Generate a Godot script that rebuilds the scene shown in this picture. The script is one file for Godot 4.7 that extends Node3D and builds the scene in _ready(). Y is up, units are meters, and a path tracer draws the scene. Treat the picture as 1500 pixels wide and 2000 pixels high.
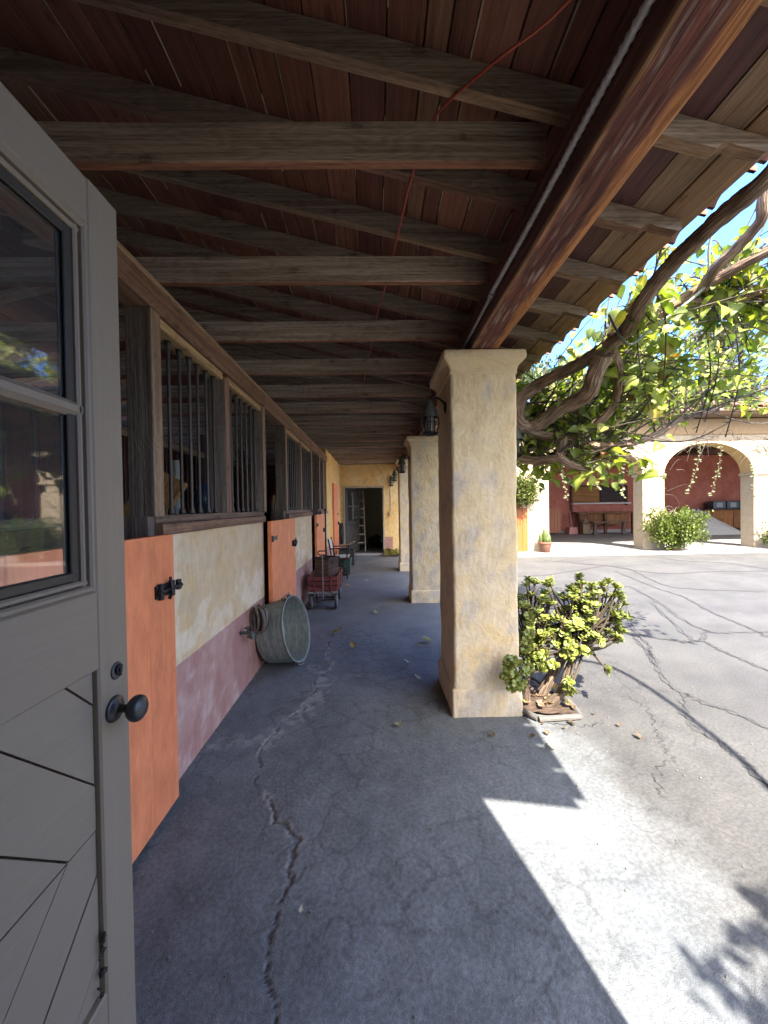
extends Node3D
# A covered stable walk beside a sunny courtyard. x = to the right, y = up, -z = ahead. at(x, y, depth) gives a point "depth" metres ahead.

var rng := RandomNumberGenerator.new()
var noise := FastNoiseLite.new()
var cells := FastNoiseLite.new()
var counts := {}
var M := {}


class Shape:
	var v := PackedVector3Array()
	var n := PackedVector3Array()
	var t := PackedVector2Array()
	var c := PackedColorArray()
	var i := PackedInt32Array()

	func mesh() -> ArrayMesh:
		var a := []
		a.resize(Mesh.ARRAY_MAX)
		a[Mesh.ARRAY_VERTEX] = v
		a[Mesh.ARRAY_NORMAL] = n
		a[Mesh.ARRAY_TEX_UV] = t
		a[Mesh.ARRAY_COLOR] = c
		a[Mesh.ARRAY_INDEX] = i
		var m := ArrayMesh.new()
		m.add_surface_from_arrays(Mesh.PRIMITIVE_TRIANGLES, a)
		return m

	# flat polygon, corners counter-clockwise seen from outside
	func poly(p: PackedVector3Array, uv: PackedVector2Array, col: Color) -> void:
		var b := v.size()
		var nn := Vector3.ZERO
		for k in range(1, p.size() - 1):
			nn += (p[k] - p[0]).cross(p[k + 1] - p[0])
		nn = nn.normalized()
		for k in p.size():
			v.append(p[k]); n.append(nn); t.append(uv[k]); c.append(col)
		for k in range(1, p.size() - 1):
			i.append(b); i.append(b + k + 1); i.append(b + k)

	# rows of points; the outside is on the side of (along a row) x (from row to row)
	func grid(rows: Array, uv: Array, cols: Array, wrap := false) -> void:
		var b := v.size()
		var h := rows.size()
		var w: int = rows[0].size()
		for r in h:
			var row: PackedVector3Array = rows[r]
			var up: PackedVector3Array = rows[mini(r + 1, h - 1)]
			var dn: PackedVector3Array = rows[maxi(r - 1, 0)]
			var ru: PackedVector2Array = uv[r]
			var rc: PackedColorArray = cols[r]
			for k in w:
				var a := k + 1
				var z := k - 1
				if wrap:
					if a > w - 1: a = 1
					if z < 0: z = w - 2
				else:
					a = mini(a, w - 1)
					z = maxi(z, 0)
				v.append(row[k])
				n.append((row[a] - row[z]).cross(up[k] - dn[k]).normalized())
				t.append(ru[k])
				c.append(rc[k])
		for r in h - 1:
			for k in w - 1:
				var q := b + r * w + k
				i.append(q); i.append(q + w + 1); i.append(q + 1)
				i.append(q); i.append(q + w); i.append(q + w + 1)


# ---------- naming ----------
func numbered(called: String, parent: Node) -> String:
	var key := str(parent.get_instance_id()) + called
	var k: int = counts.get(key, 0)
	counts[key] = k + 1
	return called if k == 0 else "%s_%03d" % [called, k]


func tag(o: Node, label: String, category: String, group := "") -> Node:
	if label: o.set_meta("label", label)
	if category: o.set_meta("category", category)
	if group: o.set_meta("group", group)
	return o


func thing(called: String, label: String, category: String, pos := Vector3.ZERO, group := "") -> Node3D:
	var o := Node3D.new()
	o.name = numbered(called, self)
	add_child(o, true)
	o.position = pos
	tag(o, label, category, group)
	return o


func obj(called: String, shape, mat: Material, parent: Node = null, pos := Vector3.ZERO) -> MeshInstance3D:
	var o := MeshInstance3D.new()
	var p: Node = parent if parent else self
	o.name = numbered(called, p)
	o.mesh = shape.mesh() if shape is Shape else shape
	o.material_override = mat
	p.add_child(o, true)
	o.position = pos
	return o


func stuff(called: String, mesh: Mesh, places: Array, mat: Material, parent: Node = null) -> MultiMeshInstance3D:
	var mm := MultiMesh.new()
	mm.transform_format = MultiMesh.TRANSFORM_3D
	mm.mesh = mesh
	mm.instance_count = places.size()
	for k in places.size():
		mm.set_instance_transform(k, places[k])
	var o := MultiMeshInstance3D.new()
	var p: Node = parent if parent else self
	o.name = numbered(called, p)
	o.multimesh = mm
	o.material_override = mat
	o.set_meta("kind", "stuff")
	p.add_child(o, true)
	return o


func structure(called: String, shape, mat: Material) -> MeshInstance3D:
	var o := obj(called, shape, mat)
	o.set_meta("kind", "structure")
	return o


# ---------- geometry ----------
func at(x: float, y: float, d: float) -> Vector3:
	return Vector3(x, y, -d)


func rnd(a: float, b: float) -> float:
	return rng.randf_range(a, b)


func shade(c: Color, amount: float) -> Color:
	var k := 1.0 + rnd(-amount, amount)
	return Color(c.r * k, c.g * k, c.b * k)


func mix(a: Color, b: Color, k: float) -> Color:
	return a.lerp(b, clampf(k, 0.0, 1.0))


# squared timber from a to b; w across, h along "up"; cols = one colour or [top, right, bottom, left]
func beam(s: Shape, a: Vector3, b: Vector3, w: float, h: float, col, ch := 0.004, up := Vector3.UP, segs := 1, wob := 0.0) -> void:
	var T := (b - a).normalized()
	if absf(T.dot(up)) > 0.95: up = Vector3.BACK if absf(T.z) < 0.9 else Vector3.RIGHT
	var S := T.cross(up).normalized()
	var U := S.cross(T)
	var x := h / 2
	var y := w / 2
	ch = minf(ch, minf(x, y) * 0.6)
	var prof := [Vector2(x, -(y - ch)), Vector2(x, y - ch), Vector2(x - ch, y), Vector2(-(x - ch), y), Vector2(-x, y - ch), Vector2(-x, -(y - ch)), Vector2(-(x - ch), -y), Vector2(x - ch, -y)]
	var cc := []
	if col is Array: cc = [col[0], mix(col[0], col[1], 0.5), col[1], mix(col[1], col[2], 0.5), col[2], mix(col[2], col[3], 0.5), col[3], mix(col[3], col[0], 0.5)]
	else: cc = [col, col, col, col, col, col, col, col]
	var u0 := rnd(0, 2)
	var v0 := rnd(0, 2)
	var L := a.distance_to(b)
	var ph := rnd(0, 100)
	var rings := []
	for k in segs + 1:
		var f := float(k) / segs
		var o := a.lerp(b, f)
		var q := Vector2(noise.get_noise_2d(f * L * 60, ph), noise.get_noise_2d(f * L * 60, ph + 50)) * wob
		var ring := PackedVector3Array()
		for p in 8:
			var jit := 1.0 + (noise.get_noise_2d(f * L * 220, ph + p * 13) * wob * 2.0 if wob > 0.0 else 0.0)
			ring.append(o + U * (prof[p].x * jit + q.x) + S * (prof[p].y * jit + q.y))
		rings.append(ring)
	var per := [0.0]
	for p in 8: per.append(per[p] + prof[p].distance_to(prof[(p + 1) % 8]))
	for k in segs:
		var ua := u0 + L * k / segs
		var ub := u0 + L * (k + 1) / segs
		for p in 8:
			var r := (p + 1) % 8
			s.poly([rings[k][p], rings[k][r], rings[k + 1][r], rings[k + 1][p]], [Vector2(ua, v0 + per[p]), Vector2(ua, v0 + per[p + 1]), Vector2(ub, v0 + per[p + 1]), Vector2(ub, v0 + per[p])], cc[p])
	var fa: PackedVector3Array = rings[0].duplicate()
	var fb: PackedVector3Array = rings[segs].duplicate()
	fa.reverse()
	var uva := PackedVector2Array()
	var uvb := PackedVector2Array()
	for p in 8:
		uva.append(Vector2(u0 + prof[7 - p].x * 0.4, v0 + prof[7 - p].y))
		uvb.append(Vector2(u0 + prof[p].x * 0.4, v0 + prof[p].y))
	s.poly(fa, uva, cc[2])
	s.poly(fb, uvb, cc[2])


# block from its centre and size, the grain along its longest side
func block(s: Shape, c: Vector3, size: Vector3, col, ch := 0.004) -> void:
	if size.x >= size.y and size.x >= size.z:
		beam(s, c - Vector3(size.x / 2, 0, 0), c + Vector3(size.x / 2, 0, 0), size.z, size.y, col, ch)
	elif size.y >= size.z:
		beam(s, c - Vector3(0, size.y / 2, 0), c + Vector3(0, size.y / 2, 0), size.x, size.z, col, ch)
	else:
		beam(s, c - Vector3(0, 0, size.z / 2), c + Vector3(0, 0, size.z / 2), size.x, size.y, col, ch)


func curve(pts: Array, per := 4) -> PackedVector3Array:
	var r := PackedVector3Array()
	for k in pts.size() - 1:
		var p0: Vector3 = pts[maxi(k - 1, 0)]
		var p3: Vector3 = pts[mini(k + 2, pts.size() - 1)]
		for j in per:
			r.append((pts[k] as Vector3).cubic_interpolate(pts[k + 1], p0, p3, float(j) / per))
	r.append(pts[pts.size() - 1])
	return r


func tube(s: Shape, pts: PackedVector3Array, r0: float, r1: float, col, seg := 8, rough := 0.0, freq := 900.0, radii := PackedFloat32Array()) -> void:
	var nrm := Vector3.UP
	var T0 := (pts[1] - pts[0]).normalized()
	if absf(T0.dot(nrm)) > 0.9: nrm = Vector3.RIGHT
	var rows := []
	var uvs := []
	var cols := []
	var run := 0.0
	var uo := rnd(0, 3)
	for k in pts.size():
		var T := (pts[mini(k + 1, pts.size() - 1)] - pts[maxi(k - 1, 0)]).normalized()
		nrm = (nrm - T * nrm.dot(T)).normalized()
		var B := T.cross(nrm)
		if k: run += pts[k].distance_to(pts[k - 1])
		var f := float(k) / (pts.size() - 1)
		var r := lerpf(r0, r1, f) if radii.is_empty() else radii[k]
		var row := PackedVector3Array()
		var uv := PackedVector2Array()
		var cc := PackedColorArray()
		for j in seg + 1:
			var a := TAU * j / seg
			var d := nrm * cos(a) + B * sin(a)
			var rr := r
			if rough > 0.0:
				var q := pts[k] + d * r
				rr *= 1.0 + rough * noise.get_noise_3d(q.x * freq, q.y * freq, q.z * freq) + rough * 0.5 * noise.get_noise_2d(a * 1.0 if j < seg else 0.0, run * 40)
			row.append(pts[k] + d * rr)
			uv.append(Vector2(uo + run, a / TAU * maxf(r0, 0.02) * 6.3))
			cc.append(col if col is Color else mix(col[0], col[1], 0.5 + noise.get_noise_3d(row[j].x * 200, row[j].y * 200, row[j].z * 200) * 1.2))
		if rough > 0.0: row[seg] = row[0]
		rows.append(row)
		uvs.append(uv)
		cols.append(cc)
	s.grid(rows, uvs, cols, true)
	for e in [0, pts.size() - 1]:
		var cap: PackedVector3Array = rows[e].slice(0, seg)
		var cuv: PackedVector2Array = uvs[e].slice(0, seg)
		if e == 0: cap.reverse()
		s.poly(cap, cuv, cols[e][0])


# turned shape: profile of (radius, height) from bottom to top round the axis "up" at "base"
func lathe(s: Shape, base: Vector3, profile: Array, col, seg := 20, up := Vector3.UP) -> void:
	var U := up.normalized()
	var N := U.cross(Vector3.FORWARD if absf(U.z) < 0.9 else Vector3.RIGHT).normalized()
	var B := U.cross(N)
	var rows := []
	var uvs := []
	var cols := []
	var run := 0.0
	for k in profile.size():
		var p: Vector2 = profile[k]
		if k: run += p.distance_to(profile[k - 1])
		var row := PackedVector3Array()
		var uv := PackedVector2Array()
		var cc := PackedColorArray()
		for j in seg + 1:
			var a := TAU * j / seg
			row.append(base + U * p.y + (N * cos(a) + B * sin(a)) * p.x)
			uv.append(Vector2(a / TAU * 0.9, run))
			cc.append(col if col is Color else col[k])
		rows.append(row)
		uvs.append(uv)
		cols.append(cc)
	s.grid(rows, uvs, cols, true)


# outline in x, y (counter-clockwise seen from +z) drawn out from z0 to z1 (z1 > z0)
func prism(s: Shape, outline: PackedVector2Array, z0: float, z1: float, cols: Array, xf := Transform3D.IDENTITY) -> void:
	var u0 := rnd(0, 2)
	var f := PackedVector3Array()
	var b := PackedVector3Array()
	var uf := PackedVector2Array()
	for p in outline:
		f.append(xf * Vector3(p.x, p.y, z1))
		b.append(xf * Vector3(p.x, p.y, z0))
		uf.append(Vector2(p.x + u0, p.y + u0))
	var tri := Geometry2D.triangulate_polygon(outline)
	for k in range(0, tri.size(), 3):
		var a := tri[k]
		var q := tri[k + 1]
		var r := tri[k + 2]
		if (outline[q] - outline[a]).cross(outline[r] - outline[a]) < 0.0:
			var z := q
			q = r
			r = z
		s.poly([f[a], f[q], f[r]], [uf[a], uf[q], uf[r]], cols[0])
		s.poly([b[a], b[r], b[q]], [uf[a], uf[r], uf[q]], cols[0])
	var run := 0.0
	for k in outline.size():
		var m := (k + 1) % outline.size()
		var l := outline[k].distance_to(outline[m])
		var down := outline[m].x > outline[k].x
		s.poly([f[k], b[k], b[m], f[m]], [Vector2(u0 + run, 0), Vector2(u0 + run, z1 - z0), Vector2(u0 + run + l, z1 - z0), Vector2(u0 + run + l, 0)], cols[1] if down else cols[0])
		run += l


# hand-plastered face: from o along U (length lu) and V (length lv); tint(p, u, v) gives its colour
func plaster(s: Shape, o: Vector3, U: Vector3, V: Vector3, lu: float, lv: float, cell: float, rough: float, tint: Callable) -> void:
	var nu := maxi(2, int(lu / cell))
	var nv := maxi(2, int(lv / cell))
	var N := U.cross(V)
	var rows := []
	var uvs := []
	var cols := []
	for r in nv + 1:
		var row := PackedVector3Array()
		var uv := PackedVector2Array()
		var cc := PackedColorArray()
		for k in nu + 1:
			var a := lu * k / nu
			var b := lv * r / nv
			var p := o + U * a + V * b
			var e := minf(minf(a, lu - a), minf(b, lv - b))
			var d := rough * (noise.get_noise_3d(p.x * 250, p.y * 250, p.z * 250) + 0.4 * noise.get_noise_3d(p.x * 1000, p.y * 1000, p.z * 1000)) * clampf(e / 0.03, 0, 1)
			row.append(p + N * d)
			uv.append(Vector2(a + o.x - o.z, b + o.y))
			cc.append(tint.call(p, a, b))
		rows.append(row)
		uvs.append(uv)
		cols.append(cc)
	s.grid(rows, uvs, cols)


func ring_rect(c: Vector3, hx: float, hz: float, rad: float, n := 6) -> PackedVector3Array:
	# from the right side to the far side, so that along the ring x up points outwards
	var r := PackedVector3Array()
	var q := [Vector2(hx - rad, -(hz - rad)), Vector2(-(hx - rad), -(hz - rad)), Vector2(-(hx - rad), hz - rad), Vector2(hx - rad, hz - rad)]
	var st := [0.0, -PI / 2, -PI, -PI * 1.5]
	var pts := PackedVector2Array()
	for k in 4:
		for j in n + 1:
			var a: float = st[k] - PI / 2 * j / n
			pts.append(q[k] + Vector2(cos(a), sin(a)) * rad)
	var full := PackedVector2Array()
	for k in pts.size():
		var a := pts[k]
		var b := pts[(k + 1) % pts.size()]
		full.append(a)
		var d := a.distance_to(b)
		if d > 0.04:
			var m := 16
			for j in range(1, m): full.append(a.lerp(b, float(j) / m))
	full.append(full[0])
	for p in full: r.append(c + Vector3(p.x, 0, p.y))
	return r


# ---------- materials ----------
func grey_noise(sd: int, freq: float, oct: int, w: int, h: int, kind := FastNoiseLite.TYPE_SIMPLEX_SMOOTH) -> Image:
	var f := FastNoiseLite.new()
	f.seed = sd
	f.noise_type = kind
	f.frequency = freq
	f.fractal_octaves = oct
	var im := f.get_seamless_image(w, h)
	im.convert(Image.FORMAT_L8)
	return im


func stretched(sd: int, freq: float, oct: int, w: int, h: int, W: int, H: int) -> PackedByteArray:
	var im := grey_noise(sd, freq, oct, w, h)
	im.resize(W, H, Image.INTERPOLATE_CUBIC)
	return im.get_data()


func picture(w: int, h: int, data: PackedByteArray, rgb := true) -> ImageTexture:
	return ImageTexture.create_from_image(Image.create_from_data(w, h, false, Image.FORMAT_RGB8 if rgb else Image.FORMAT_L8, data))


func ramp(a: PackedByteArray, lo: Color, hi: Color, gamma := 1.0) -> PackedByteArray:
	var lut := PackedByteArray()
	for k in 256:
		var q := lo.lerp(hi, pow(k / 255.0, gamma))
		lut.append(int(q.r * 255)); lut.append(int(q.g * 255)); lut.append(int(q.b * 255))
	var out := PackedByteArray()
	out.resize(a.size() * 3)
	for k in a.size():
		var j := a[k] * 3
		out[k * 3] = lut[j]
		out[k * 3 + 1] = lut[j + 1]
		out[k * 3 + 2] = lut[j + 2]
	return out


func mat(called: String, rough: float, tex: Texture2D = null, scale := Vector3.ONE, height: Texture2D = null, hs := 0.0) -> StandardMaterial3D:
	var m := StandardMaterial3D.new()
	m.resource_name = called
	m.roughness = rough
	m.vertex_color_use_as_albedo = true
	m.cull_mode = BaseMaterial3D.CULL_DISABLED
	if tex: m.albedo_texture = tex
	m.uv1_scale = scale
	if height:
		m.heightmap_enabled = true
		m.heightmap_texture = height
		m.heightmap_scale = hs
	M[called] = m
	return m


func wood_grain(sd: int, rings: float, contrast: float) -> PackedByteArray:
	var W := 1024
	var H := 512
	var a := stretched(sd, 0.02, 3, 48, 512, W, H)
	var b := stretched(sd + 1, 0.09, 2, 24, 512, W, H)
	var l := stretched(sd + 2, 0.012, 3, 256, 256, W, H)
	var f := stretched(sd + 3, 0.2, 1, 128, 512, W, H)
	var out := PackedByteArray()
	out.resize(W * H)
	for y in H:
		var ry := TAU * y / H * rings
		for x in W:
			var k := y * W + x
			var ring := sin(ry + l[k] * 0.11)
			var g := 150.0 + contrast * ((a[k] - 128) * 0.7 + (b[k] - 128) * 0.55 + (f[k] - 128) * 0.3 + ring * 22.0)
			out[k] = int(clampf(g, 0, 255))
	# knots, and drying splits along the grain
	var dice := RandomNumberGenerator.new()
	dice.seed = sd
	for n in 9:
		var cx := dice.randi_range(60, W - 60)
		var cy := dice.randi_range(40, H - 40)
		var rx := dice.randf_range(9, 20)
		var ry := dice.randf_range(9, 17)
		for y in range(cy - 36, cy + 36):
			for x in range(cx - 55, cx + 55):
				var q := sqrt(pow((x - cx) / rx, 2) + pow((y - cy) / ry, 2))
				if q > 2.6: continue
				var k := y * W + x
				var dark := smoothstep(1.15, 0.6, q) * 75.0 + smoothstep(2.6, 1.0, q) * (18.0 + 16.0 * sin(q * 11.0))
				out[k] = int(clampf(out[k] - dark, 0, 255))
	for n in 34:
		var x0 := dice.randi_range(0, W - 1)
		var y0 := dice.randf_range(0, H - 1)
		var span := dice.randi_range(50, 330)
		var depth := dice.randf_range(45, 105)
		for j in span:
			y0 += dice.randf_range(-0.35, 0.35)
			var k := posmod(int(y0), H) * W + (x0 + j) % W
			out[k] = int(clampf(out[k] - depth * sin(PI * j / span), 0, 255))
	return out


func make_materials() -> void:
	noise.seed = 5
	noise.noise_type = FastNoiseLite.TYPE_SIMPLEX_SMOOTH
	noise.frequency = 0.01
	noise.fractal_octaves = 3
	cells.seed = 9
	cells.noise_type = FastNoiseLite.TYPE_CELLULAR
	cells.cellular_return_type = FastNoiseLite.RETURN_DISTANCE2_SUB
	cells.cellular_distance_function = FastNoiseLite.DISTANCE_EUCLIDEAN
	cells.frequency = 0.01
	cells.fractal_type = FastNoiseLite.FRACTAL_NONE
	cells.domain_warp_enabled = true
	cells.domain_warp_amplitude = 40
	cells.domain_warp_frequency = 0.02

	# timber: grey grain that the vertex colours tint
	var g1 := wood_grain(11, 14, 1.0)
	var h1 := picture(1024, 512, g1, false)
	var wood := picture(1024, 512, ramp(g1, Color(0.55, 0.52, 0.49), Color(1, 1, 0.99), 0.8))
	mat("weathered_wood", 0.85, wood, Vector3(0.6, 1.6, 1), h1, 0.25)
	var g2 := wood_grain(31, 20, 0.8)
	var h2 := picture(1024, 512, g2, false)
	mat("stained_board", 0.7, picture(1024, 512, ramp(g2, Color(0.58, 0.52, 0.48), Color(1, 0.99, 0.97), 0.8)), Vector3(0.5, 2.2, 1), h2, 0.12)
	mat("dark_stained_timber", 0.88, wood, Vector3(0.5, 2.0, 1), h1, 0.3)
	# paint with brush marks along the grain
	mat("painted_board", 0.55, picture(1024, 512, ramp(g2, Color(0.86, 0.84, 0.82), Color(1, 1, 1))), Vector3(0.7, 2.5, 1), h2, 0.05)
	mat("painted_door", 0.5, picture(1024, 512, ramp(g2, Color(0.95, 0.945, 0.94), Color(1, 1, 1))), Vector3(0.7, 2.5, 1), h2, 0.03)
	# stucco
	var s1 := grey_noise(41, 0.012, 5, 512, 512).get_data()
	var s2 := grey_noise(42, 0.05, 4, 512, 512).get_data()
	var s3 := grey_noise(43, 0.3, 2, 512, 512).get_data()
	var s4 := stretched(44, 0.06, 3, 512, 96, 512, 512)
	var s5 := grey_noise(45, 0.14, 3, 512, 512).get_data()
	var sa := PackedByteArray()
	var sh := PackedByteArray()
	sa.resize(s1.size())
	sh.resize(s1.size())
	for k in s1.size():
		sa[k] = int(clampf(128 + (s1[k] - 128) * 0.55 + (s2[k] - 128) * 0.35 + (s3[k] - 128) * 0.2 + (s4[k] - 128) * 0.45 - maxf(0.0, 84.0 - s5[k]) * 1.8, 0, 255))
		sh[k] = int(clampf(128 + (s1[k] - 128) * 0.3 + (s2[k] - 128) * 0.6 + (s3[k] - 128) * 0.15 + (s4[k] - 128) * 0.5 - maxf(0.0, 84.0 - s5[k]) * 1.5, 0, 255))
	var stucco_h := picture(512, 512, sh, false)
	mat("stucco", 0.9, picture(512, 512, ramp(sa, Color(0.88, 0.85, 0.8), Color(1, 1, 1), 0.7)), Vector3(0.9, 0.9, 1), stucco_h, 0.38)
	mat("red_plaster", 0.9, picture(512, 512, ramp(sa, Color(0.82, 0.78, 0.76), Color(1, 1, 1))), Vector3(0.4, 0.4, 1), stucco_h, 0.5)
	var wp := g2.duplicate()
	for y in 512:
		for x in 1024:
			var k := y * 1024 + x
			wp[k] = int(clampf(0.45 * g2[k] + 0.75 * s1[(y * 512) + (x >> 1)] + 0.3 * (s2[(y * 512) + (x >> 1)] - 128) - 5, 0, 255))
	mat("worn_paint", 0.6, picture(1024, 512, ramp(wp, Color(0.84, 0.8, 0.77), Color(1, 1, 1), 0.8)), Vector3(0.7, 1.6, 1), h2, 0.05)
	# asphalt: binder, sand and pale chips
	var a1 := grey_noise(51, 0.45, 2, 1024, 1024).get_data()
	var a2 := grey_noise(52, 0.07, 4, 1024, 1024).get_data()
	var aa := PackedByteArray()
	aa.resize(a1.size())
	for k in a1.size():
		aa[k] = int(clampf(128 + (a1[k] - 128) * 0.75 + (a2[k] - 128) * 0.55, 0, 255))
	var aph := picture(1024, 1024, aa, false)
	mat("asphalt", 0.93, picture(1024, 1024, ramp(aa, Color(0.6, 0.6, 0.6), Color(1, 1, 1), 0.9)), Vector3(0.55, 0.55, 1), aph, 0.35)
	mat("concrete", 0.9, picture(1024, 1024, ramp(aa, Color(0.82, 0.81, 0.8), Color(1, 1, 1))), Vector3(0.4, 0.4, 1), aph, 0.1)
	# bark: long ridges
	var b1 := stretched(61, 0.035, 3, 96, 512, 512, 512)
	var b2 := stretched(62, 0.09, 2, 64, 512, 512, 512)
	var ba := PackedByteArray()
	ba.resize(b1.size())
	for k in b1.size():
		ba[k] = int(clampf(128 + (b1[k] - 128) * 1.1 + (b2[k] - 128) * 0.8, 0, 255))
	mat("bark", 0.9, picture(512, 512, ramp(ba, Color(0.5, 0.46, 0.43), Color(1, 1, 1))), Vector3(1.4, 3.0, 1), picture(512, 512, ba, false), 0.7)
	# galvanised metal and others
	var z1 := grey_noise(71, 0.03, 4, 256, 256).get_data()
	var zr := picture(256, 256, ramp(z1, Color(0.78, 0.78, 0.78), Color(1, 1, 1)))
	var zinc := mat("zinc", 0.55, zr, Vector3(3, 3, 1))
	zinc.metallic = 0.3
	var iron := mat("iron", 0.5, zr, Vector3(6, 6, 1))
	iron.metallic = 0.5
	var alu := mat("aluminium", 0.4)
	alu.metallic = 0.85
	mat("cloth", 0.95, zr, Vector3(4, 4, 1))
	mat("terracotta", 0.9, zr, Vector3(2, 2, 1))
	mat("plastic", 0.4)
	mat("enamel", 0.35)
	var leaf := mat("leaf", 0.5)
	leaf.backlight_enabled = true
	leaf.backlight = Color(0.95, 1.0, 0.6)
	var succ := mat("succulent", 0.35)
	succ.backlight_enabled = true
	succ.backlight = Color(0.5, 0.56, 0.2)
	var glass := mat("glass", 0.03)
	glass.transparency = BaseMaterial3D.TRANSPARENCY_ALPHA
	glass.albedo_color = Color(0.9, 0.95, 0.93, 0.015)
	glass.vertex_color_use_as_albedo = false
	glass.metallic_specular = 0.8
	var frost := mat("milk_glass", 0.3)
	frost.backlight_enabled = true
	frost.backlight = Color(0.6, 0.6, 0.6)


func _ready() -> void:
	rng.seed = 20
	# ---- camera, sky, sun, exposure ----
	var cam := Camera3D.new()
	cam.name = "camera"
	add_child(cam)
	cam.fov = 106.0
	cam.near = 0.05
	cam.far = 600.0
	cam.transform = Transform3D(Basis(Vector3(0.99968, -0.01573, 0.01991), Vector3(0.01599, 0.99978, -0.01328), Vector3(-0.0197, 0.01359, 0.99971)), Vector3(0, 1.5, 0)).orthonormalized()
	cam.current = true
	var env := Environment.new()
	env.background_mode = Environment.BG_SKY
	var sm := ProceduralSkyMaterial.new()
	sm.sky_top_color = Color(0.185, 0.32, 0.555)
	sm.sky_horizon_color = Color(0.29, 0.41, 0.55)
	sm.sky_curve = 0.25
	sm.ground_horizon_color = Color(0.29, 0.41, 0.55)
	sm.ground_bottom_color = Color(0.35, 0.36, 0.36)
	sm.sky_energy_multiplier = 1.0
	sm.sun_angle_max = 90.0
	sm.sun_curve = 0.65
	var sky := Sky.new()
	sky.sky_material = sm
	env.sky = sky
	env.tonemap_mode = Environment.TONE_MAPPER_LINEAR
	env.tonemap_exposure = 15.5
	env.sdfgi_enabled = true
	env.ssao_enabled = true
	env.ssil_enabled = true
	var we := WorldEnvironment.new()
	we.name = "world_environment"
	we.environment = env
	add_child(we)
	var sun := DirectionalLight3D.new()
	sun.name = "sun"
	add_child(sun)
	sun.look_at_from_position(Vector3(0.166, 1.0, 0.8) * 50.0, Vector3.ZERO)
	sun.light_color = Color(1.0, 0.955, 0.9)
	sun.light_energy = 0.6
	sun.light_angular_distance = 0.5
	sun.shadow_enabled = true
	sun.directional_shadow_max_distance = 60.0

	make_materials()
	build_ground()
	build_stall_front()
	build_interior()
	build_roof()
	build_end_wall()
	build_back_wall()
	build_columns()
	build_arcade()
	build_far_trees()
	build_foreground_door()
	build_lanterns()
	build_cords()
	build_tub()
	build_wagon()
	build_chair()
	build_vine()
	build_jade()
	build_shrubs()
	build_arcade_goods()
	build_litter()
	settle()


# every thing's own origin goes to the middle of its foot
func settle() -> void:
	for o in get_children():
		if o is MeshInstance3D or o is MultiMeshInstance3D or not o.has_meta("label"): continue
		var box := AABB()
		var first := true
		for m in o.find_children("*", "MeshInstance3D", true, false):
			var b: AABB = m.global_transform * m.mesh.get_aabb()
			box = b if first else box.merge(b)
			first = false
		var foot := Vector3(box.get_center().x, box.position.y, box.get_center().z)
		o.position = foot
		for c in o.get_children(): c.position -= foot


# ---------- ground ----------
func smooth(a: float, b: float, x: float) -> float:
	return smoothstep(a, b, x)


func near_polyline(p: Vector2, line: PackedVector2Array) -> float:
	var best := 9.0
	for k in line.size() - 1:
		best = minf(best, p.distance_to(Geometry2D.get_closest_point_to_segment(p, line[k], line[k + 1])))
	return best


func court_tint(x: float, d: float) -> Color:
	var n1 := noise.get_noise_2d(x * 70, d * 70)
	var n2 := noise.get_noise_2d(x * 320 + 900, d * 320)
	var k := 0.5 + 0.5 * n1 + 0.4 * n2
	return mix(Color(0.066, 0.067, 0.066), Color(0.118, 0.118, 0.112), k)


func ribbon(s: Shape, pts: Array, w: float, y: float, col: Color) -> void:
	var line := PackedVector3Array()
	for p in pts: line.append(at(p.x, y, p.y))
	line = curve(line, 10)
	var rows := []
	var uvs := []
	var cols := []
	for k in line.size():
		var T := (line[mini(k + 1, line.size() - 1)] - line[maxi(k - 1, 0)]).normalized()
		var S := T.cross(Vector3.UP).normalized()
		var o := line[k] + S * (noise.get_noise_2d(k * 35.0, w * 9000) * 0.05 + noise.get_noise_2d(k * 120.0, 60) * 0.02)
		var hw := w * 0.5 * (1.0 + 0.9 * noise.get_noise_2d(k * 70.0, w * 9000 + 300))
		if k == 0 or k == line.size() - 1: hw *= 0.15
		rows.append(PackedVector3Array([o - S * hw, o + S * hw]))
		uvs.append(PackedVector2Array([Vector2(o.x - hw, o.z), Vector2(o.x + hw, o.z)]))
		var cc := shade(col, 0.12)
		cols.append(PackedColorArray([cc, cc]))
	s.grid(rows, uvs, cols)


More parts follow.
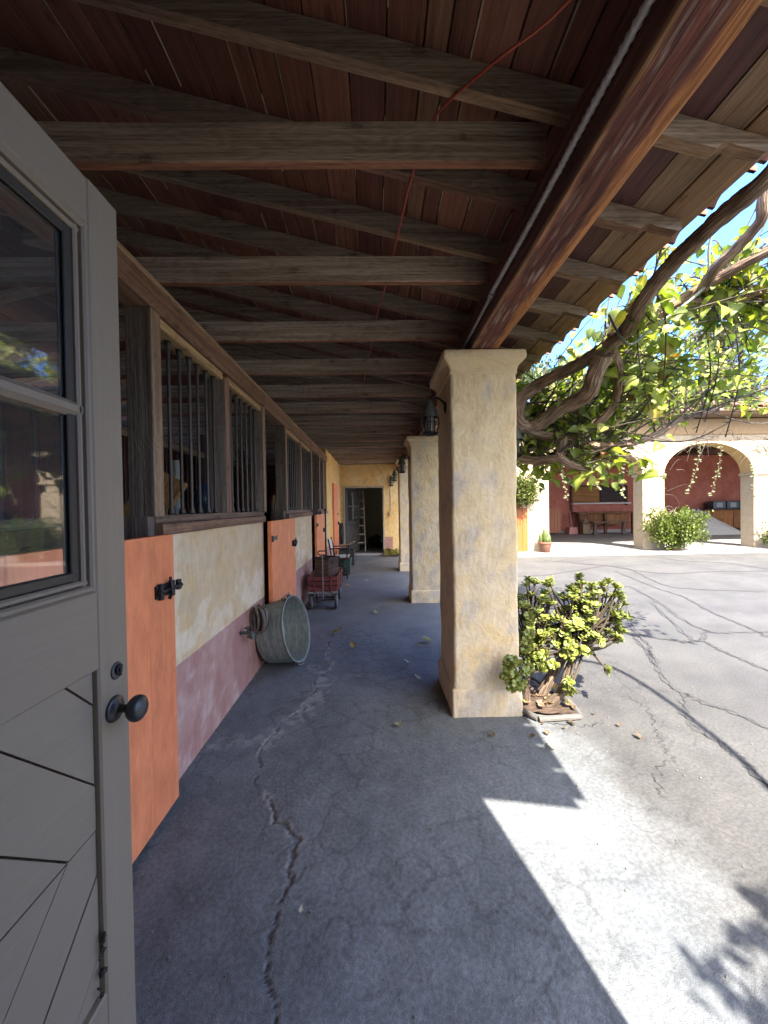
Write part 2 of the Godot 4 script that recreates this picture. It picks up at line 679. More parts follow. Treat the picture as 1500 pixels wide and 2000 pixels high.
func build_ground() -> void:
	# the worn floor near the camera, with its real cracks
	var crack := PackedVector2Array([Vector2(-0.565, 4.33), Vector2(-0.518, 3.95), Vector2(-0.433, 3.61), Vector2(-0.545, 3.34), Vector2(-0.536, 3.13), Vector2(-0.578, 2.87), Vector2(-0.692, 2.64), Vector2(-0.732, 2.37), Vector2(-0.715, 2.24), Vector2(-0.674, 2.1), Vector2(-0.573, 1.98), Vector2(-0.513, 1.84), Vector2(-0.434, 1.795), Vector2(-0.371, 1.73), Vector2(-0.376, 1.62), Vector2(-0.394, 1.51), Vector2(-0.397, 1.41), Vector2(-0.407, 1.34), Vector2(-0.383, 1.26), Vector2(-0.354, 1.19), Vector2(-0.332, 1.11), Vector2(-0.3, 0.6)])
	var dust := PackedVector2Array([Vector2(-1.05, 2.45), Vector2(-0.9, 2.5), Vector2(-0.72, 2.5), Vector2(-0.62, 2.72), Vector2(-0.5, 2.95), Vector2(-0.46, 3.35), Vector2(-0.62, 3.62)])
	var x0 := -1.3
	var x1 := 2.3
	var d0 := 0.7
	var d1 := 4.7
	var cell := 0.009
	var nx := int((x1 - x0) / cell)
	var nd := int((d1 - d0) / cell)
	var s := Shape.new()
	var rows := []
	var uvs := []
	var cols := []
	for r in nd + 1:
		var d := d0 + (d1 - d0) * r / nd
		var row := PackedVector3Array()
		var uv := PackedVector2Array()
		var cc := PackedColorArray()
		for k in nx + 1:
			var x := x0 + (x1 - x0) * k / nx
			var edge := clampf(minf(minf(x - x0, x1 - x), minf(d - d0, d1 - d)) / 0.15, 0, 1)
			var h := 0.004 * noise.get_noise_2d(x * 300, d * 300) + 0.0015 * noise.get_noise_2d(x * 1500 + 400, d * 1500)
			var col := court_tint(x, d)
			if x < 1.6:
				var walk := 1.0 - smooth(0.95, 1.5, x + 0.12 * noise.get_noise_2d(x * 400, d * 400 + 70))
				var shade_lift := mix(Color(0.148, 0.167, 0.182), Color(0.22, 0.242, 0.258), 0.5 + 0.7 * noise.get_noise_2d(x * 150 + 60, d * 150) + 0.5 * noise.get_noise_2d(x * 800, d * 800 + 99))  # walkway asphalt coloured lighter and bluer than the court to lift its shade
				col = mix(col, shade_lift, walk)
			# hairline cracks
			var hc := cells.get_noise_2d(x * 520, d * 520)
			var mask := smooth(-0.12, 0.2, noise.get_noise_2d(x * 130 + 500, d * 130))
			var hair := (1.0 - smooth(-0.99, -0.9, hc)) * mask
			h -= 0.002 * hair
			col = mix(col, Color(0.03, 0.03, 0.034), hair * 0.32)
			if x < 0.4 and x > -1.1 and d < 4.5:
				var q := Vector2(x + 0.035 * noise.get_noise_2d(x * 500, d * 500) + 0.012 * noise.get_noise_2d(x * 3000, d * 2500), d + 0.03 * noise.get_noise_2d(x * 900 + 200, d * 900))
				var cd := near_polyline(q, crack)
				var wide := 0.0036 + 0.003 * noise.get_noise_2d(d * 250, 8) + (0.006 if d < 1.95 and d > 1.6 else 0.0)
				var inside := 1.0 - smooth(wide * 0.4, wide * 1.3, cd)
				h -= 0.008 * inside
				col = mix(col, Color(0.05, 0.05, 0.05), inside * 0.7)
				# pale mineral crust along the crack
				var crust := (1.0 - smooth(wide, 0.035, cd)) * smooth(-0.1, 0.4, noise.get_noise_2d(x * 1100, d * 700 + 50) + noise.get_noise_2d(d * 160, 77) * 0.8) * (1.0 - inside)
				var dd := near_polyline(q, dust)
				crust += (1.0 - smooth(0.01, 0.12, dd)) * smooth(0.05, 0.55, noise.get_noise_2d(x * 900 + 30, d * 900) + 0.25) * 0.8
				col = mix(col, Color(0.42, 0.42, 0.41), clampf(crust, 0, 1) * 0.75)
				h += 0.001 * clampf(crust, 0, 1)
			row.append(at(x, h * edge, d))
			uv.append(Vector2(x, -d))
			cc.append(col)
		rows.append(row)
		uvs.append(uv)
		cols.append(cc)
	s.grid(rows, uvs, cols)
	structure("walkway_floor", s, M.asphalt)
	# the courtyard round it
	s = Shape.new()
	for q in [[-7.0, x0, -4.0, 13.0], [x0, x1, -4.0, d0], [x0, x1, d1, 13.0], [x1, 26.0, -4.0, 13.0]]:
		var ax: float = q[0]
		var bx: float = q[1]
		var ad: float = q[2]
		var bd: float = q[3]
		var mx := maxi(2, int((bx - ax) / 0.12))
		var md := maxi(2, int((bd - ad) / 0.12))
		rows = []
		uvs = []
		cols = []
		for r in md + 1:
			var d := ad + (bd - ad) * r / md
			var row := PackedVector3Array()
			var uv := PackedVector2Array()
			var cc := PackedColorArray()
			for k in mx + 1:
				var x := ax + (bx - ax) * k / mx
				var col := court_tint(x, d)
				if x < 1.6:
					var walk := 1.0 - smooth(0.95, 1.5, x + 0.12 * noise.get_noise_2d(x * 400, d * 400 + 70))
					var shade_lift := mix(Color(0.148, 0.167, 0.182), Color(0.22, 0.242, 0.258), 0.5 + 0.7 * noise.get_noise_2d(x * 150 + 60, d * 150) + 0.5 * noise.get_noise_2d(x * 800, d * 800 + 99))  # same shade-lifting walkway colour, carried past the near floor
					col = mix(col, shade_lift, walk)
				row.append(at(x, 0, d))
				uv.append(Vector2(x, -d))
				cc.append(col)
			rows.append(row)
			uvs.append(uv)
			cols.append(cc)
		s.grid(rows, uvs, cols)
	var far := Color(0.2, 0.2, 0.19)
	for q in [[-150.0, -7.0, -150.0, 150.0], [26.0, 150.0, -150.0, 150.0], [-7.0, 26.0, -150.0, -4.0], [-7.0, 26.0, 13.0, 150.0]]:
		s.poly([at(q[0], 0, q[2]), at(q[1], 0, q[2]), at(q[1], 0, q[3]), at(q[0], 0, q[3])], [Vector2(q[0], q[2]), Vector2(q[1], q[2]), Vector2(q[1], q[3]), Vector2(q[0], q[3])], far)
	structure("courtyard_ground", s, M.asphalt)
	# darker grey bands that follow the long cracks
	s = Shape.new()
	var lines := [
		[Vector2(4.4, 6.9), Vector2(3.35, 5.1), Vector2(2.82, 3.98), Vector2(2.6, 3.59), Vector2(2.38, 3.08), Vector2(2.42, 2.83), Vector2(2.52, 2.65), Vector2(2.6, 2.2), Vector2(2.7, 1.7)],
		[Vector2(4.13, 5.74), Vector2(3.47, 4.27), Vector2(3.47, 4.02), Vector2(3.44, 3.67), Vector2(3.43, 3.32), Vector2(3.4, 2.6)],
		[Vector2(4.54, 6.83), Vector2(4.17, 5.58), Vector2(3.79, 4.43), Vector2(4.11, 4.31), Vector2(4.44, 4.29), Vector2(5.2, 4.2)],
		[Vector2(5.25, 8.42), Vector2(4.95, 7.02), Vector2(4.82, 6.01), Vector2(4.5, 5.02), Vector2(4.39, 4.48), Vector2(4.27, 4.13)],
		[Vector2(5.0, 9.4), Vector2(5.45, 9.14), Vector2(5.98, 8.01), Vector2(7.03, 8.08), Vector2(8.35, 8.06), Vector2(10, 8.3)],
		[Vector2(2.6, 3.5), Vector2(2.91, 4.3), Vector2(3.13, 4.12), Vector2(3.35, 4.07), Vector2(3.52, 4.1), Vector2(3.84, 4.42)],
		[Vector2(2.4, 2.95), Vector2(2.14, 2.63), Vector2(2.1, 2.34), Vector2(2.1, 2.15), Vector2(2.05, 1.99), Vector2(2.1, 1.5)],
		[Vector2(7.3, 10.6), Vector2(7.63, 10.22), Vector2(7.83, 9.61), Vector2(8.48, 9.17), Vector2(8.54, 8.24)],
		[Vector2(4.4, 10.16), Vector2(5.08, 9.6), Vector2(5.68, 8.72), Vector2(5.22, 7.0), Vector2(5.37, 6.54), Vector2(6.4, 6.2)],
		[Vector2(1.9, 4.4), Vector2(2.5, 5.6), Vector2(3.3, 6.6), Vector2(4.54, 6.83)],
		[Vector2(2.2, 8.2), Vector2(3.2, 8.0), Vector2(4.2, 8.4), Vector2(5.45, 9.14)],
		[Vector2(5.2, 4.2), Vector2(6.1, 5.0), Vector2(7.5, 5.6), Vector2(9.5, 6.0)]]
	for l in lines:
		ribbon(s, l, 0.04, 0.004, Color(0.074, 0.075, 0.074))
	var o := structure("crack_bands", s, M.asphalt)
	s = Shape.new()
	for l in lines:
		ribbon(s, l, 0.0045, 0.008, Color(0.045, 0.045, 0.045))
	for l in [[Vector2(1.84, 2.52), Vector2(1.75, 2.35), Vector2(1.7, 2.21), Vector2(1.5, 2.05), Vector2(1.41, 1.9)], [Vector2(1.84, 2.52), Vector2(1.95, 2.75), Vector2(1.9, 2.95)], [Vector2(1.1, 2.62), Vector2(1.35, 2.55), Vector2(1.55, 2.6)]]:
		ribbon(s, l, 0.004, 0.006, Color(0.045, 0.045, 0.045))
	structure("tar_seam", s, M.asphalt)
	# concrete apron in front of the arcade, a real step of 3 cm
	s = Shape.new()
	block(s, at(14.8, -0.06, 15.4), Vector3(22.4, 0.18, 9.0), Color(0.27, 0.26, 0.245), 0.01)
	structure("concrete_apron", s, M.concrete)


# ---------- the stall front on the left ----------
const OCHRE := Color(0.74, 0.54, 0.29)
const CREAM := Color(0.74, 0.6, 0.4)
const MAUVE := Color(0.44, 0.23, 0.19)
const ORANGE := Color(0.87, 0.28, 0.11)
const GREYWOOD := Color(0.36, 0.32, 0.26)
const BROWNWOOD := Color(0.26, 0.15, 0.095)
const DARKWOOD := Color(0.16, 0.11, 0.08)


func panel_tint(p: Vector3, _a: float, b: float) -> Color:
	# ochre limewash, rubbed through to grey-cream in patches; the rubbed patches are larger low down by the tub
	var d := -p.z
	var n1 := noise.get_noise_3d(p.x * 200, p.y * 200, p.z * 140)
	var n2 := noise.get_noise_3d(p.x * 800, p.y * 700, p.z * 500)
	var k := n1 * 1.1 + n2 * 0.9
	var col := mix(OCHRE, CREAM, 0.45 + 0.9 * k)
	col = mix(col, Color(0.62, 0.51, 0.33), smooth(0.1, 0.5, -n1 + n2 * 0.5) * 0.5)
	var lime := smooth(0.12, 0.3, noise.get_noise_2d(d * 190 + 70, p.y * 260) + 0.5 * n2 - absf(p.y - 0.78) * 1.1 + 0.22)
	return mix(col, Color(0.84, 0.71, 0.51), lime * 0.75)


func dado_tint(p: Vector3, _a: float, _b: float) -> Color:
	var n1 := noise.get_noise_3d(p.x * 200, p.y * 240, p.z * 240)
	var n2 := noise.get_noise_3d(p.x * 900, p.y * 900, p.z * 900)
	var col := mix(MAUVE, Color(0.53, 0.33, 0.275), 0.4 + 1.2 * n1 + 0.6 * n2)
	return mix(col, Color(0.6, 0.45, 0.4), smooth(0.28, 0.5, n2 + n1 * 0.4) * 0.6)


func stall_panel(parent: Node3D, a: float, b: float) -> void:
	var s := Shape.new()
	plaster(s, at(-1.12, 0.635, a), Vector3(0, 0, -1), Vector3.UP, b - a, 0.735, 0.025, 0.006, panel_tint)
	block(s, at(-1.19, 1.0025, (a + b) / 2), Vector3(0.12, 0.73, b - a), CREAM)
	obj("plaster_panel", s, M.stucco, parent)
	s = Shape.new()
	plaster(s, at(-1.12, -0.01, a), Vector3(0, 0, -1), Vector3.UP, b - a, 0.645, 0.03, 0.005, dado_tint)
	block(s, at(-1.19, 0.315, (a + b) / 2), Vector3(0.12, 0.63, b - a), MAUVE)
	obj("painted_dado", s, M.stucco, parent)
	s = Shape.new()
	beam(s, at(-1.165, 1.4, a), at(-1.165, 1.4, b), 0.14, 0.06, [BROWNWOOD, BROWNWOOD * 1.1, BROWNWOOD, DARKWOOD], 0.006, Vector3.UP, 8, 0.004)
	obj("sill", s, M.weathered_wood, parent)
	s = Shape.new()
	beam(s, at(-1.17, 1.452, a), at(-1.17, 1.452, b), 0.08, 0.044, DARKWOOD * 1.5, 0.005)
	obj("bottom_rail", s, M.weathered_wood, parent)


func stall_bars(parent: Node3D, a: float, b: float) -> void:
	for k in 7:
		var d := a + (b - a) * (k + 0.55) / 7.1
		var s := Shape.new()
		lathe(s, at(-1.17 + rnd(-0.003, 0.003), 1.474, d), [Vector2(0.001, 0), Vector2(0.019, 0.0), Vector2(0.02, 0.012), Vector2(0.015, 0.022), Vector2(0.018, 0.03), Vector2(0.0102, 0.04), Vector2(0.01, 0.92), Vector2(0.016, 0.935), Vector2(0.013, 0.95), Vector2(0.018, 0.962), Vector2(0.019, 0.985), Vector2(0.001, 0.986)], shade(Color(0.1, 0.085, 0.07), 0.2), 10)
		obj("iron_bar", s, M.iron, parent)


func stall_door(parent: Node3D, a: float, b: float, lo: float, hi: float, face: float) -> Node3D:
	var door := Node3D.new()
	door.name = numbered("stall_door", parent)
	parent.add_child(door, true)
	var n := 5
	for k in n:
		var u := a + (b - a) * k / n
		var v := a + (b - a) * (k + 1) / n
		var s := Shape.new()
		var col := shade(ORANGE, 0.05)
		beam(s, at(face - 0.02 + rnd(-0.001, 0.001), lo, (u + v) / 2), at(face - 0.02, hi, (u + v) / 2), v - u - 0.002, 0.04, col, 0.004, Vector3.RIGHT)
		obj("board", s, M.worn_paint, door)
	return door


func latch(parent: Node3D, p: Vector3) -> void:
	# sliding iron bolt: back plate, two straps, the bolt and its lifted handle
	var s := Shape.new()
	var c := Color(0.03, 0.03, 0.032)
	block(s, p + Vector3(0.004, 0, 0.02), Vector3(0.008, 0.06, 0.15), c, 0.002)
	for q in [Vector2(0.022, 0.082), Vector2(-0.022, 0.082), Vector2(0.022, -0.045), Vector2(-0.022, -0.045)]:
		lathe(s, p + Vector3(0.007, q.x, q.y), [Vector2(0.006, 0), Vector2(0.005, 0.003), Vector2(0.001, 0.004)], Color(0.07, 0.065, 0.06), 8, Vector3.RIGHT)
	for z in [0.07, -0.03]:
		block(s, p + Vector3(0.016, 0, z), Vector3(0.022, 0.075, 0.022), c, 0.004)
	tube(s, PackedVector3Array([p + Vector3(0.02, 0, 0.09), p + Vector3(0.02, 0, -0.11)]), 0.011, 0.011, c, 10)
	tube(s, curve([p + Vector3(0.02, -0.045, 0.005), p + Vector3(0.032, -0.02, 0.005), p + Vector3(0.03, 0.02, 0.002), p + Vector3(0.024, 0.06, 0)], 3), 0.009, 0.006, c, 8)
	block(s, p + Vector3(0.012, 0.004, -0.1), Vector3(0.02, 0.05, 0.03), c, 0.004)
	obj("bolt_latch", s, M.iron, parent)


func hinge(parent: Node3D, p: Vector3) -> void:
	var s := Shape.new()
	block(s, p, Vector3(0.008, 0.045, 0.2), Color(0.12, 0.11, 0.1), 0.002)
	tube(s, PackedVector3Array([p + Vector3(0.006, -0.03, 0.1), p + Vector3(0.006, 0.03, 0.1)]), 0.01, 0.01, Color(0.1, 0.1, 0.1), 8)
	for z in [0.05, 0.0, -0.06]:
		lathe(s, p + Vector3(0.004, 0, z), [Vector2(0.007, 0), Vector2(0.005, 0.003), Vector2(0.001, 0.004)], Color(0.08, 0.08, 0.08), 8, Vector3.RIGHT)
	obj("strap_hinge", s, M.iron, parent)


func build_stall_front() -> void:
	var t := thing("stall_front", "long stable stall front with barred openings, ochre panels and mauve dado on the left", "stall")
	for q in [[2.0, 3.83], [4.87, 6.67], [7.66, 8.72]]: stall_panel(t, q[0], q[1])
	# posts
	var faces := [1.995, 2.935, 3.875, 4.83, 5.78, 6.71, 7.63, 8.2]
	for d in faces:
		var low := 1.475
		if d in [1.995, 3.875, 4.83, 6.71, 7.63]: low = 0.0
		var s := Shape.new()
		var c := shade(Color(0.26, 0.215, 0.17), 0.15)
		if low > 0.0:
			beam(s, at(-1.17, low, d), at(-1.17, 2.47, d), 0.09, 0.13, [c, c, shade(Color(0.32, 0.19, 0.13), 0.15), c], 0.004, Vector3.LEFT, 8, 0.003)
		else:
			beam(s, at(-1.205, 0.0, d), at(-1.205, 1.47, d), 0.09, 0.13, c, 0.004, Vector3.LEFT)
			beam(s, at(-1.17, 1.47, d), at(-1.17, 2.51, d), 0.09, 0.13, [c, c, shade(Color(0.36, 0.24, 0.15), 0.15), c], 0.004, Vector3.LEFT, 8, 0.003)
		obj("post", s, M.weathered_wood, t)
	for q in [[2.045, 2.89], [2.98, 3.83], [4.88, 5.735], [5.825, 6.665]]:
		stall_bars(t, q[0], q[1])
		var s := Shape.new()
		beam(s, at(-1.17, 2.485, q[0]), at(-1.17, 2.485, q[1]), 0.1, 0.05, Color(0.58, 0.4, 0.2), 0.004)
		obj("bar_plate", s, M.weathered_wood, t)
	# closed boards past the third door
	for k in 6:
		var s := Shape.new()
		beam(s, at(-1.19, 1.475, 7.72 + k * 0.165), at(-1.19, 2.5, 7.72 + k * 0.165), 0.155, 0.03, shade(Color(0.11, 0.075, 0.055), 0.2), 0.004, Vector3.LEFT)
		obj("closing_board", s, M.weathered_wood, t)
	# the long top rail in three lengths
	for q in [[0.75, 3.86], [3.863, 6.7], [6.703, 8.72]]:
		var s := Shape.new()
		beam(s, at(-1.165, 2.58, q[0]), at(-1.165, 2.58, q[1]), 0.15, 0.135, [Color(0.4, 0.29, 0.18), shade(Color(0.3, 0.175, 0.11), 0.1), Color(0.27, 0.16, 0.1), DARKWOOD], 0.014, Vector3.UP, 16, 0.006)
		obj("top_rail", s, M.weathered_wood, t)
		s = Shape.new()
		beam(s, at(-1.095, 2.643, q[0]), at(-1.095, 2.643, q[1]), 0.02, 0.03, Color(0.42, 0.29, 0.18), 0.004, Vector3.UP, 12, 0.003)
		obj("rail_bead", s, M.weathered_wood, t)
	# half doors
	var d1 := stall_door(t, 0.87, 1.985, 0.035, 1.378, -1.035)
	latch(d1, at(-1.035, 1.115, 1.9))
	hinge(d1, at(-1.031, 0.4, 0.98))
	var d2 := stall_door(t, 3.815, 4.92, 0.03, 1.375, -1.035)
	latch(d2, at(-1.035, 1.07, 4.82))
	hinge(d2, at(-1.031, 1.2, 3.92))
	var d3 := stall_door(t, 6.69, 7.67, 0.03, 1.378, -1.035)
	latch(d3, at(-1.035, 1.07, 7.57))
	hinge(d3, at(-1.031, 1.2, 6.79))
	for q in [[0.0, 0.87]]:
		stall_panel(t, q[0], q[1])
	var s := Shape.new()
	beam(s, at(-1.205, 0.0, 0.82), at(-1.205, 2.51, 0.82), 0.09, 0.13, Color(0.15, 0.12, 0.1), 0.004, Vector3.LEFT)
	obj("post", s, M.weathered_wood, t)


# ---------- inside the stalls ----------
func build_interior() -> void:
	var t := thing("stable_interior", "dark red boarded inside of the stable behind the bars, with a second row of bars", "stable")
	for k in 26:
		var s := Shape.new()
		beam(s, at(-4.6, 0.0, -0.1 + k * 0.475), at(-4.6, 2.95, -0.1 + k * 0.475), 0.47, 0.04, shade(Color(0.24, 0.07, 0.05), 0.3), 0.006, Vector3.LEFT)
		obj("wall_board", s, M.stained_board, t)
	for d in [0.5, 2.0, 3.9, 4.83, 6.7, 8.6, 10.4]:
		var s := Shape.new()
		beam(s, at(-2.95, 0.0, d), at(-2.95, 2.78, d), 0.1, 0.1, shade(Color(0.28, 0.22, 0.17), 0.2), 0.005, Vector3.LEFT)
		obj("inner_post", s, M.weathered_wood, t)
	for y in [1.4, 2.42]:
		var s := Shape.new()
		beam(s, at(-2.95, y, 0.0), at(-2.95, y, 11.8), 0.07, 0.09, Color(0.32, 0.26, 0.2), 0.004)
		obj("inner_rail", s, M.weathered_wood, t)
	for k in 34:
		var s := Shape.new()
		var d := 0.4 + k * 0.3
		tube(s, PackedVector3Array([at(-2.95, 1.44, d), at(-2.95, 2.38, d)]), 0.012, 0.012, Color(0.1, 0.09, 0.085), 6)
		obj("inner_bar", s, M.iron, t)
	for q in [[0.0, 5.9], [5.95, 11.8]]:
		var s := Shape.new()
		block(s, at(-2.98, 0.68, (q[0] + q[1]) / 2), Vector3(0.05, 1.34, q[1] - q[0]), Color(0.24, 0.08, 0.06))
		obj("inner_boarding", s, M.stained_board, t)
	# end walls of the stable
	for d in [-0.2, 11.95]:
		var s := Shape.new()
		prism(s, PackedVector2Array([Vector2(-5.1, -0.02), Vector2(-1.25, -0.02), Vector2(-1.25, 3.32), Vector2(-2.85, 3.7), Vector2(-5.1, 3.15)]), -d - 0.06, -d + 0.06, [Color(0.3, 0.11, 0.08), Color(0.3, 0.11, 0.08)])
		obj("gable_wall", s, M.red_plaster, t)
	# things kept in the stalls
	var s := Shape.new()
	beam(s, at(-1.6, 1.4, 2.6), at(-1.42, 1.74, 2.7), 0.26, 0.05, Color(0.42, 0.22, 0.07), 0.004, Vector3.BACK)
	tag(obj("plank", s, M.weathered_wood), "short tan plank tilted behind the first barred opening", "plank")
	s = Shape.new()
	beam(s, at(-1.75, 0.0, 4.45), at(-1.42, 2.2, 4.75), 0.14, 0.04, Color(0.16, 0.08, 0.05), 0.004, Vector3.BACK)
	tag(obj("plank", s, M.weathered_wood), "long dark plank leaning in the gap above the second orange door", "plank")
	s = Shape.new()
	beam(s, at(-1.7, 0.4, 4.3), at(-1.36, 1.68, 4.6), 0.1, 0.03, Color(0.5, 0.27, 0.1), 0.004, Vector3.BACK)
	tag(obj("plank", s, M.weathered_wood), "pale orange plank leaning low in the gap above the second orange door", "plank")
	s = Shape.new()
	tube(s, PackedVector3Array([at(-1.85, 0.0, 3.55), at(-1.82, 1.95, 3.55)]), 0.045, 0.045, Color(0.3, 0.3, 0.25), 14)
	tag(obj("upright_pipe", s, M.plastic), "pale cream upright pipe behind the first barred opening", "pipe")
	s = Shape.new()
	var prof := []
	for k in 15:
		var f := k / 14.0
		prof.append(Vector2(maxf(0.003, 0.11 * sin(PI * f)), 1.4 + 0.42 * f))
	lathe(s, at(-1.9, 0, 4.3), prof, Color(0.02, 0.045, 0.09), 18)
	tag(obj("round_float", s, M.plastic), "dark blue rounded float behind the second barred opening", "float")
	s = Shape.new()
	lathe(s, at(-1.85, 0, 4.75), prof, Color(0.02, 0.07, 0.045), 18)
	tag(obj("round_float", s, M.plastic), "dark green rounded float behind the second barred opening", "float")
	for q in [[-1.6, 5.3, 2.05, 0.022, "thin"], [-1.55, 5.95, 1.7, 0.03, "short"], [-1.6, 6.3, 1.95, 0.02, "split"], [-1.5, 5.15, 1.62, 0.03, "stubby"]]:
		s = Shape.new()
		beam(s, at(q[0] - 0.2, 0.0, q[1]), at(q[0], q[2], q[1] + rnd(-0.1, 0.1)), q[3], q[3] * 1.6, Color(0.5, 0.36, 0.2), 0.003, Vector3.BACK)
		tag(obj("timber_offcut", s, M.weathered_wood), "%s pale timber offcut standing behind the third and fourth barred openings" % q[4], "timber", "pale timber offcuts behind the far bars")


# ---------- roof ----------
func roof_y(x: float) -> float:
	return 2.8 + 0.25 * (0.77 - x)   # underside of the rafters


func build_roof() -> void:
	var t := thing("porch_roof", "low timber roof of dark red boards on rafters and grey tie beams over the walkway", "roof")
	var ridge := -2.85
	# rafters, each a length of timber with a carved tail
	for k in 34:
		var d := -0.19 + 0.3825 * k
		if d > 12.3: break
		var s := Shape.new()
		var w := 0.043
		var e := rnd(-0.006, 0.006)
		var o := PackedVector2Array()
		for q in [[ridge, 0.0], [0.97, 0.0], [0.975, 0.016], [1.19, 0.018], [1.2, 0.03], [1.215, 0.044], [1.235, 0.05], [1.26, 0.046], [1.36 + e, 0.05], [1.375 + e, 0.06], [1.378 + e, 0.075], [1.37 + e, 0.102], [ridge, 0.102]]:
			o.append(Vector2(q[0], roof_y(q[0]) + q[1]))
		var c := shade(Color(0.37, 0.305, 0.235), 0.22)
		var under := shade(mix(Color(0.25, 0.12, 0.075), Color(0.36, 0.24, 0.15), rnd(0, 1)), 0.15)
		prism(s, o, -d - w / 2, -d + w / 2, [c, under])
		obj("rafter", s, M.weathered_wood, t)
	# the far slope's rafters, only what the stalls let through
	for k in 17:
		var d := 0.0 + 0.765 * k
		var s := Shape.new()
		beam(s, at(-2.87, roof_y(-2.85) + 0.05, d), at(-5.15, roof_y(-2.85) - 0.52, d), 0.045, 0.1, shade(Color(0.3, 0.235, 0.17), 0.2), 0.004)
		obj("rear_rafter", s, M.weathered_wood, t)
	# tie beams
	for k in range(-2, 14):
		var d := 1.48 + 0.765 * k
		if d < 0.0: continue
		var s := Shape.new()
		var c := shade(Color(0.54, 0.45, 0.35), 0.16)
		beam(s, at(-4.55, 2.865, d), at(0.66, 2.865 + rnd(-0.004, 0.004), d), 0.04, 0.148, [DARKWOOD, c, shade(Color(0.36, 0.16, 0.09), 0.2), c], 0.004, Vector3.UP, 26, 0.005)
		obj("tie_beam", s, M.weathered_wood, t)
	# boards lengthwise over the rafters
	var xs := [1.425, 1.29, 1.155, 1.0, 0.885]
	while xs[xs.size() - 1] > ridge + 0.08:
		xs.append(xs[xs.size() - 1] - [0.1, 0.125, 0.135, 0.08, 0.145][rng.randi() % 5])
	for k in xs.size() - 1:
		var d := -0.32
		while d < 12.3:
			var l := rnd(2.6, 4.6)
			var e := minf(d + l, 12.35)
			if 12.35 - e < 0.8: e = 12.35
			var xm: float = (xs[k] + xs[k + 1]) / 2
			var w: float = absf(xs[k] - xs[k + 1]) * 1.03 - 0.005
			var col := mix(Color(0.17, 0.062, 0.042), Color(0.29, 0.125, 0.08), rnd(0, 1))
			if rnd(0, 1) < 0.08: col = Color(0.28, 0.15, 0.09)
			if k == 0: col = Color(0.34, 0.22, 0.125)
			if k == 1: col = Color(0.3, 0.21, 0.14)
			if k == 2: col = Color(0.13, 0.06, 0.06)
			if k == 3: col = Color(0.22, 0.14, 0.095)
			var s := Shape.new()
			var y := roof_y(xm) + 0.102 + 0.012 + rnd(0.0, 0.003)
			beam(s, at(xm, y, d), at(xm, y, e - 0.003), w, 0.02, shade(col, 0.15), 0.003, Vector3(0.2425, 0.97, 0))
			obj("roof_board", s, M.stained_board, t)
			d = e
	for k in 9:
		var xm := -2.98 - k * 0.25
		var s := Shape.new()
		var y := roof_y(-2.85) + 0.115 - (-2.85 - xm) * 0.25
		beam(s, at(xm, y, -0.32), at(xm, y, 12.35), 0.252, 0.02, shade(Color(0.19, 0.07, 0.048), 0.25), 0.003, Vector3(-0.2425, 0.97, 0))
		obj("rear_board", s, M.stained_board, t)
	# thin pale strips along some of the board joints
	var sp := Shape.new()
	for k in range(2, xs.size() - 1):
		var d := 0.6
		while d < 8.0:
			var l := rnd(0.12, 0.5)
			if rnd(0, 1) < 0.6:
				var y := roof_y(xs[k]) + 0.102
				beam(sp, at(xs[k], y + 0.001, d), at(xs[k] + rnd(-0.003, 0.003), y + 0.001, d + l), rnd(0.003, 0.006), 0.007, shade(Color(0.55, 0.43, 0.31), 0.35), 0.001, Vector3.UP, 4, 0.002)
			d += l + rnd(0.0, 0.45)
	var so := obj("pale_joint_strips", sp, M.weathered_wood, t)
	so.set_meta("kind", "stuff")
	# tile bed and clay tiles on top
	var s := Shape.new()
	beam(s, at(1.44, roof_y(1.44) + 0.145, 6.0), at(ridge, roof_y(ridge) + 0.145, 6.0), 12.72, 0.03, Color(0.25, 0.2, 0.15), 0.004)
	beam(s, at(ridge, roof_y(ridge) + 0.14, 6.0), at(-5.3, roof_y(ridge) + 0.14 - 0.61, 6.0), 12.72, 0.03, Color(0.25, 0.2, 0.15), 0.004)
	obj("tile_bed", s, M.terracotta, t)
	var tile := barrel_tile(0.1, 0.46)
	for k in 56:
		for r in 2:
			var x := 1.5 - r * 0.4
			var o := obj("roof_tile", tile[k % tile.size()], M.terracotta, t)
			var b := Basis(Vector3.BACK, -0.245)
			o.transform = Transform3D(b, at(x, roof_y(x) + 0.165 + r * 0.004, -0.22 + k * 0.226))
	# the big eave beam in one length, its underside worn and sun-bleached in streaks
	s = Shape.new()
	var bx0 := 0.672
	var bx1 := 0.866
	var y0 := 2.585
	var y1 := 2.797
	var outline := []
	for k in 9: outline.append(Vector2(bx0, lerpf(y1, y0 + 0.012, k / 8.0)))
	for k in 25: outline.append(Vector2(lerpf(bx0 + 0.008, bx1 - 0.008, k / 24.0), y0))
	for k in 9: outline.append(Vector2(bx1, lerpf(y0 + 0.012, y1, k / 8.0)))
	outline.append(Vector2(bx0, y1))
	var rows := []
	var uvs := []
	var cols := []
	var nl := 420
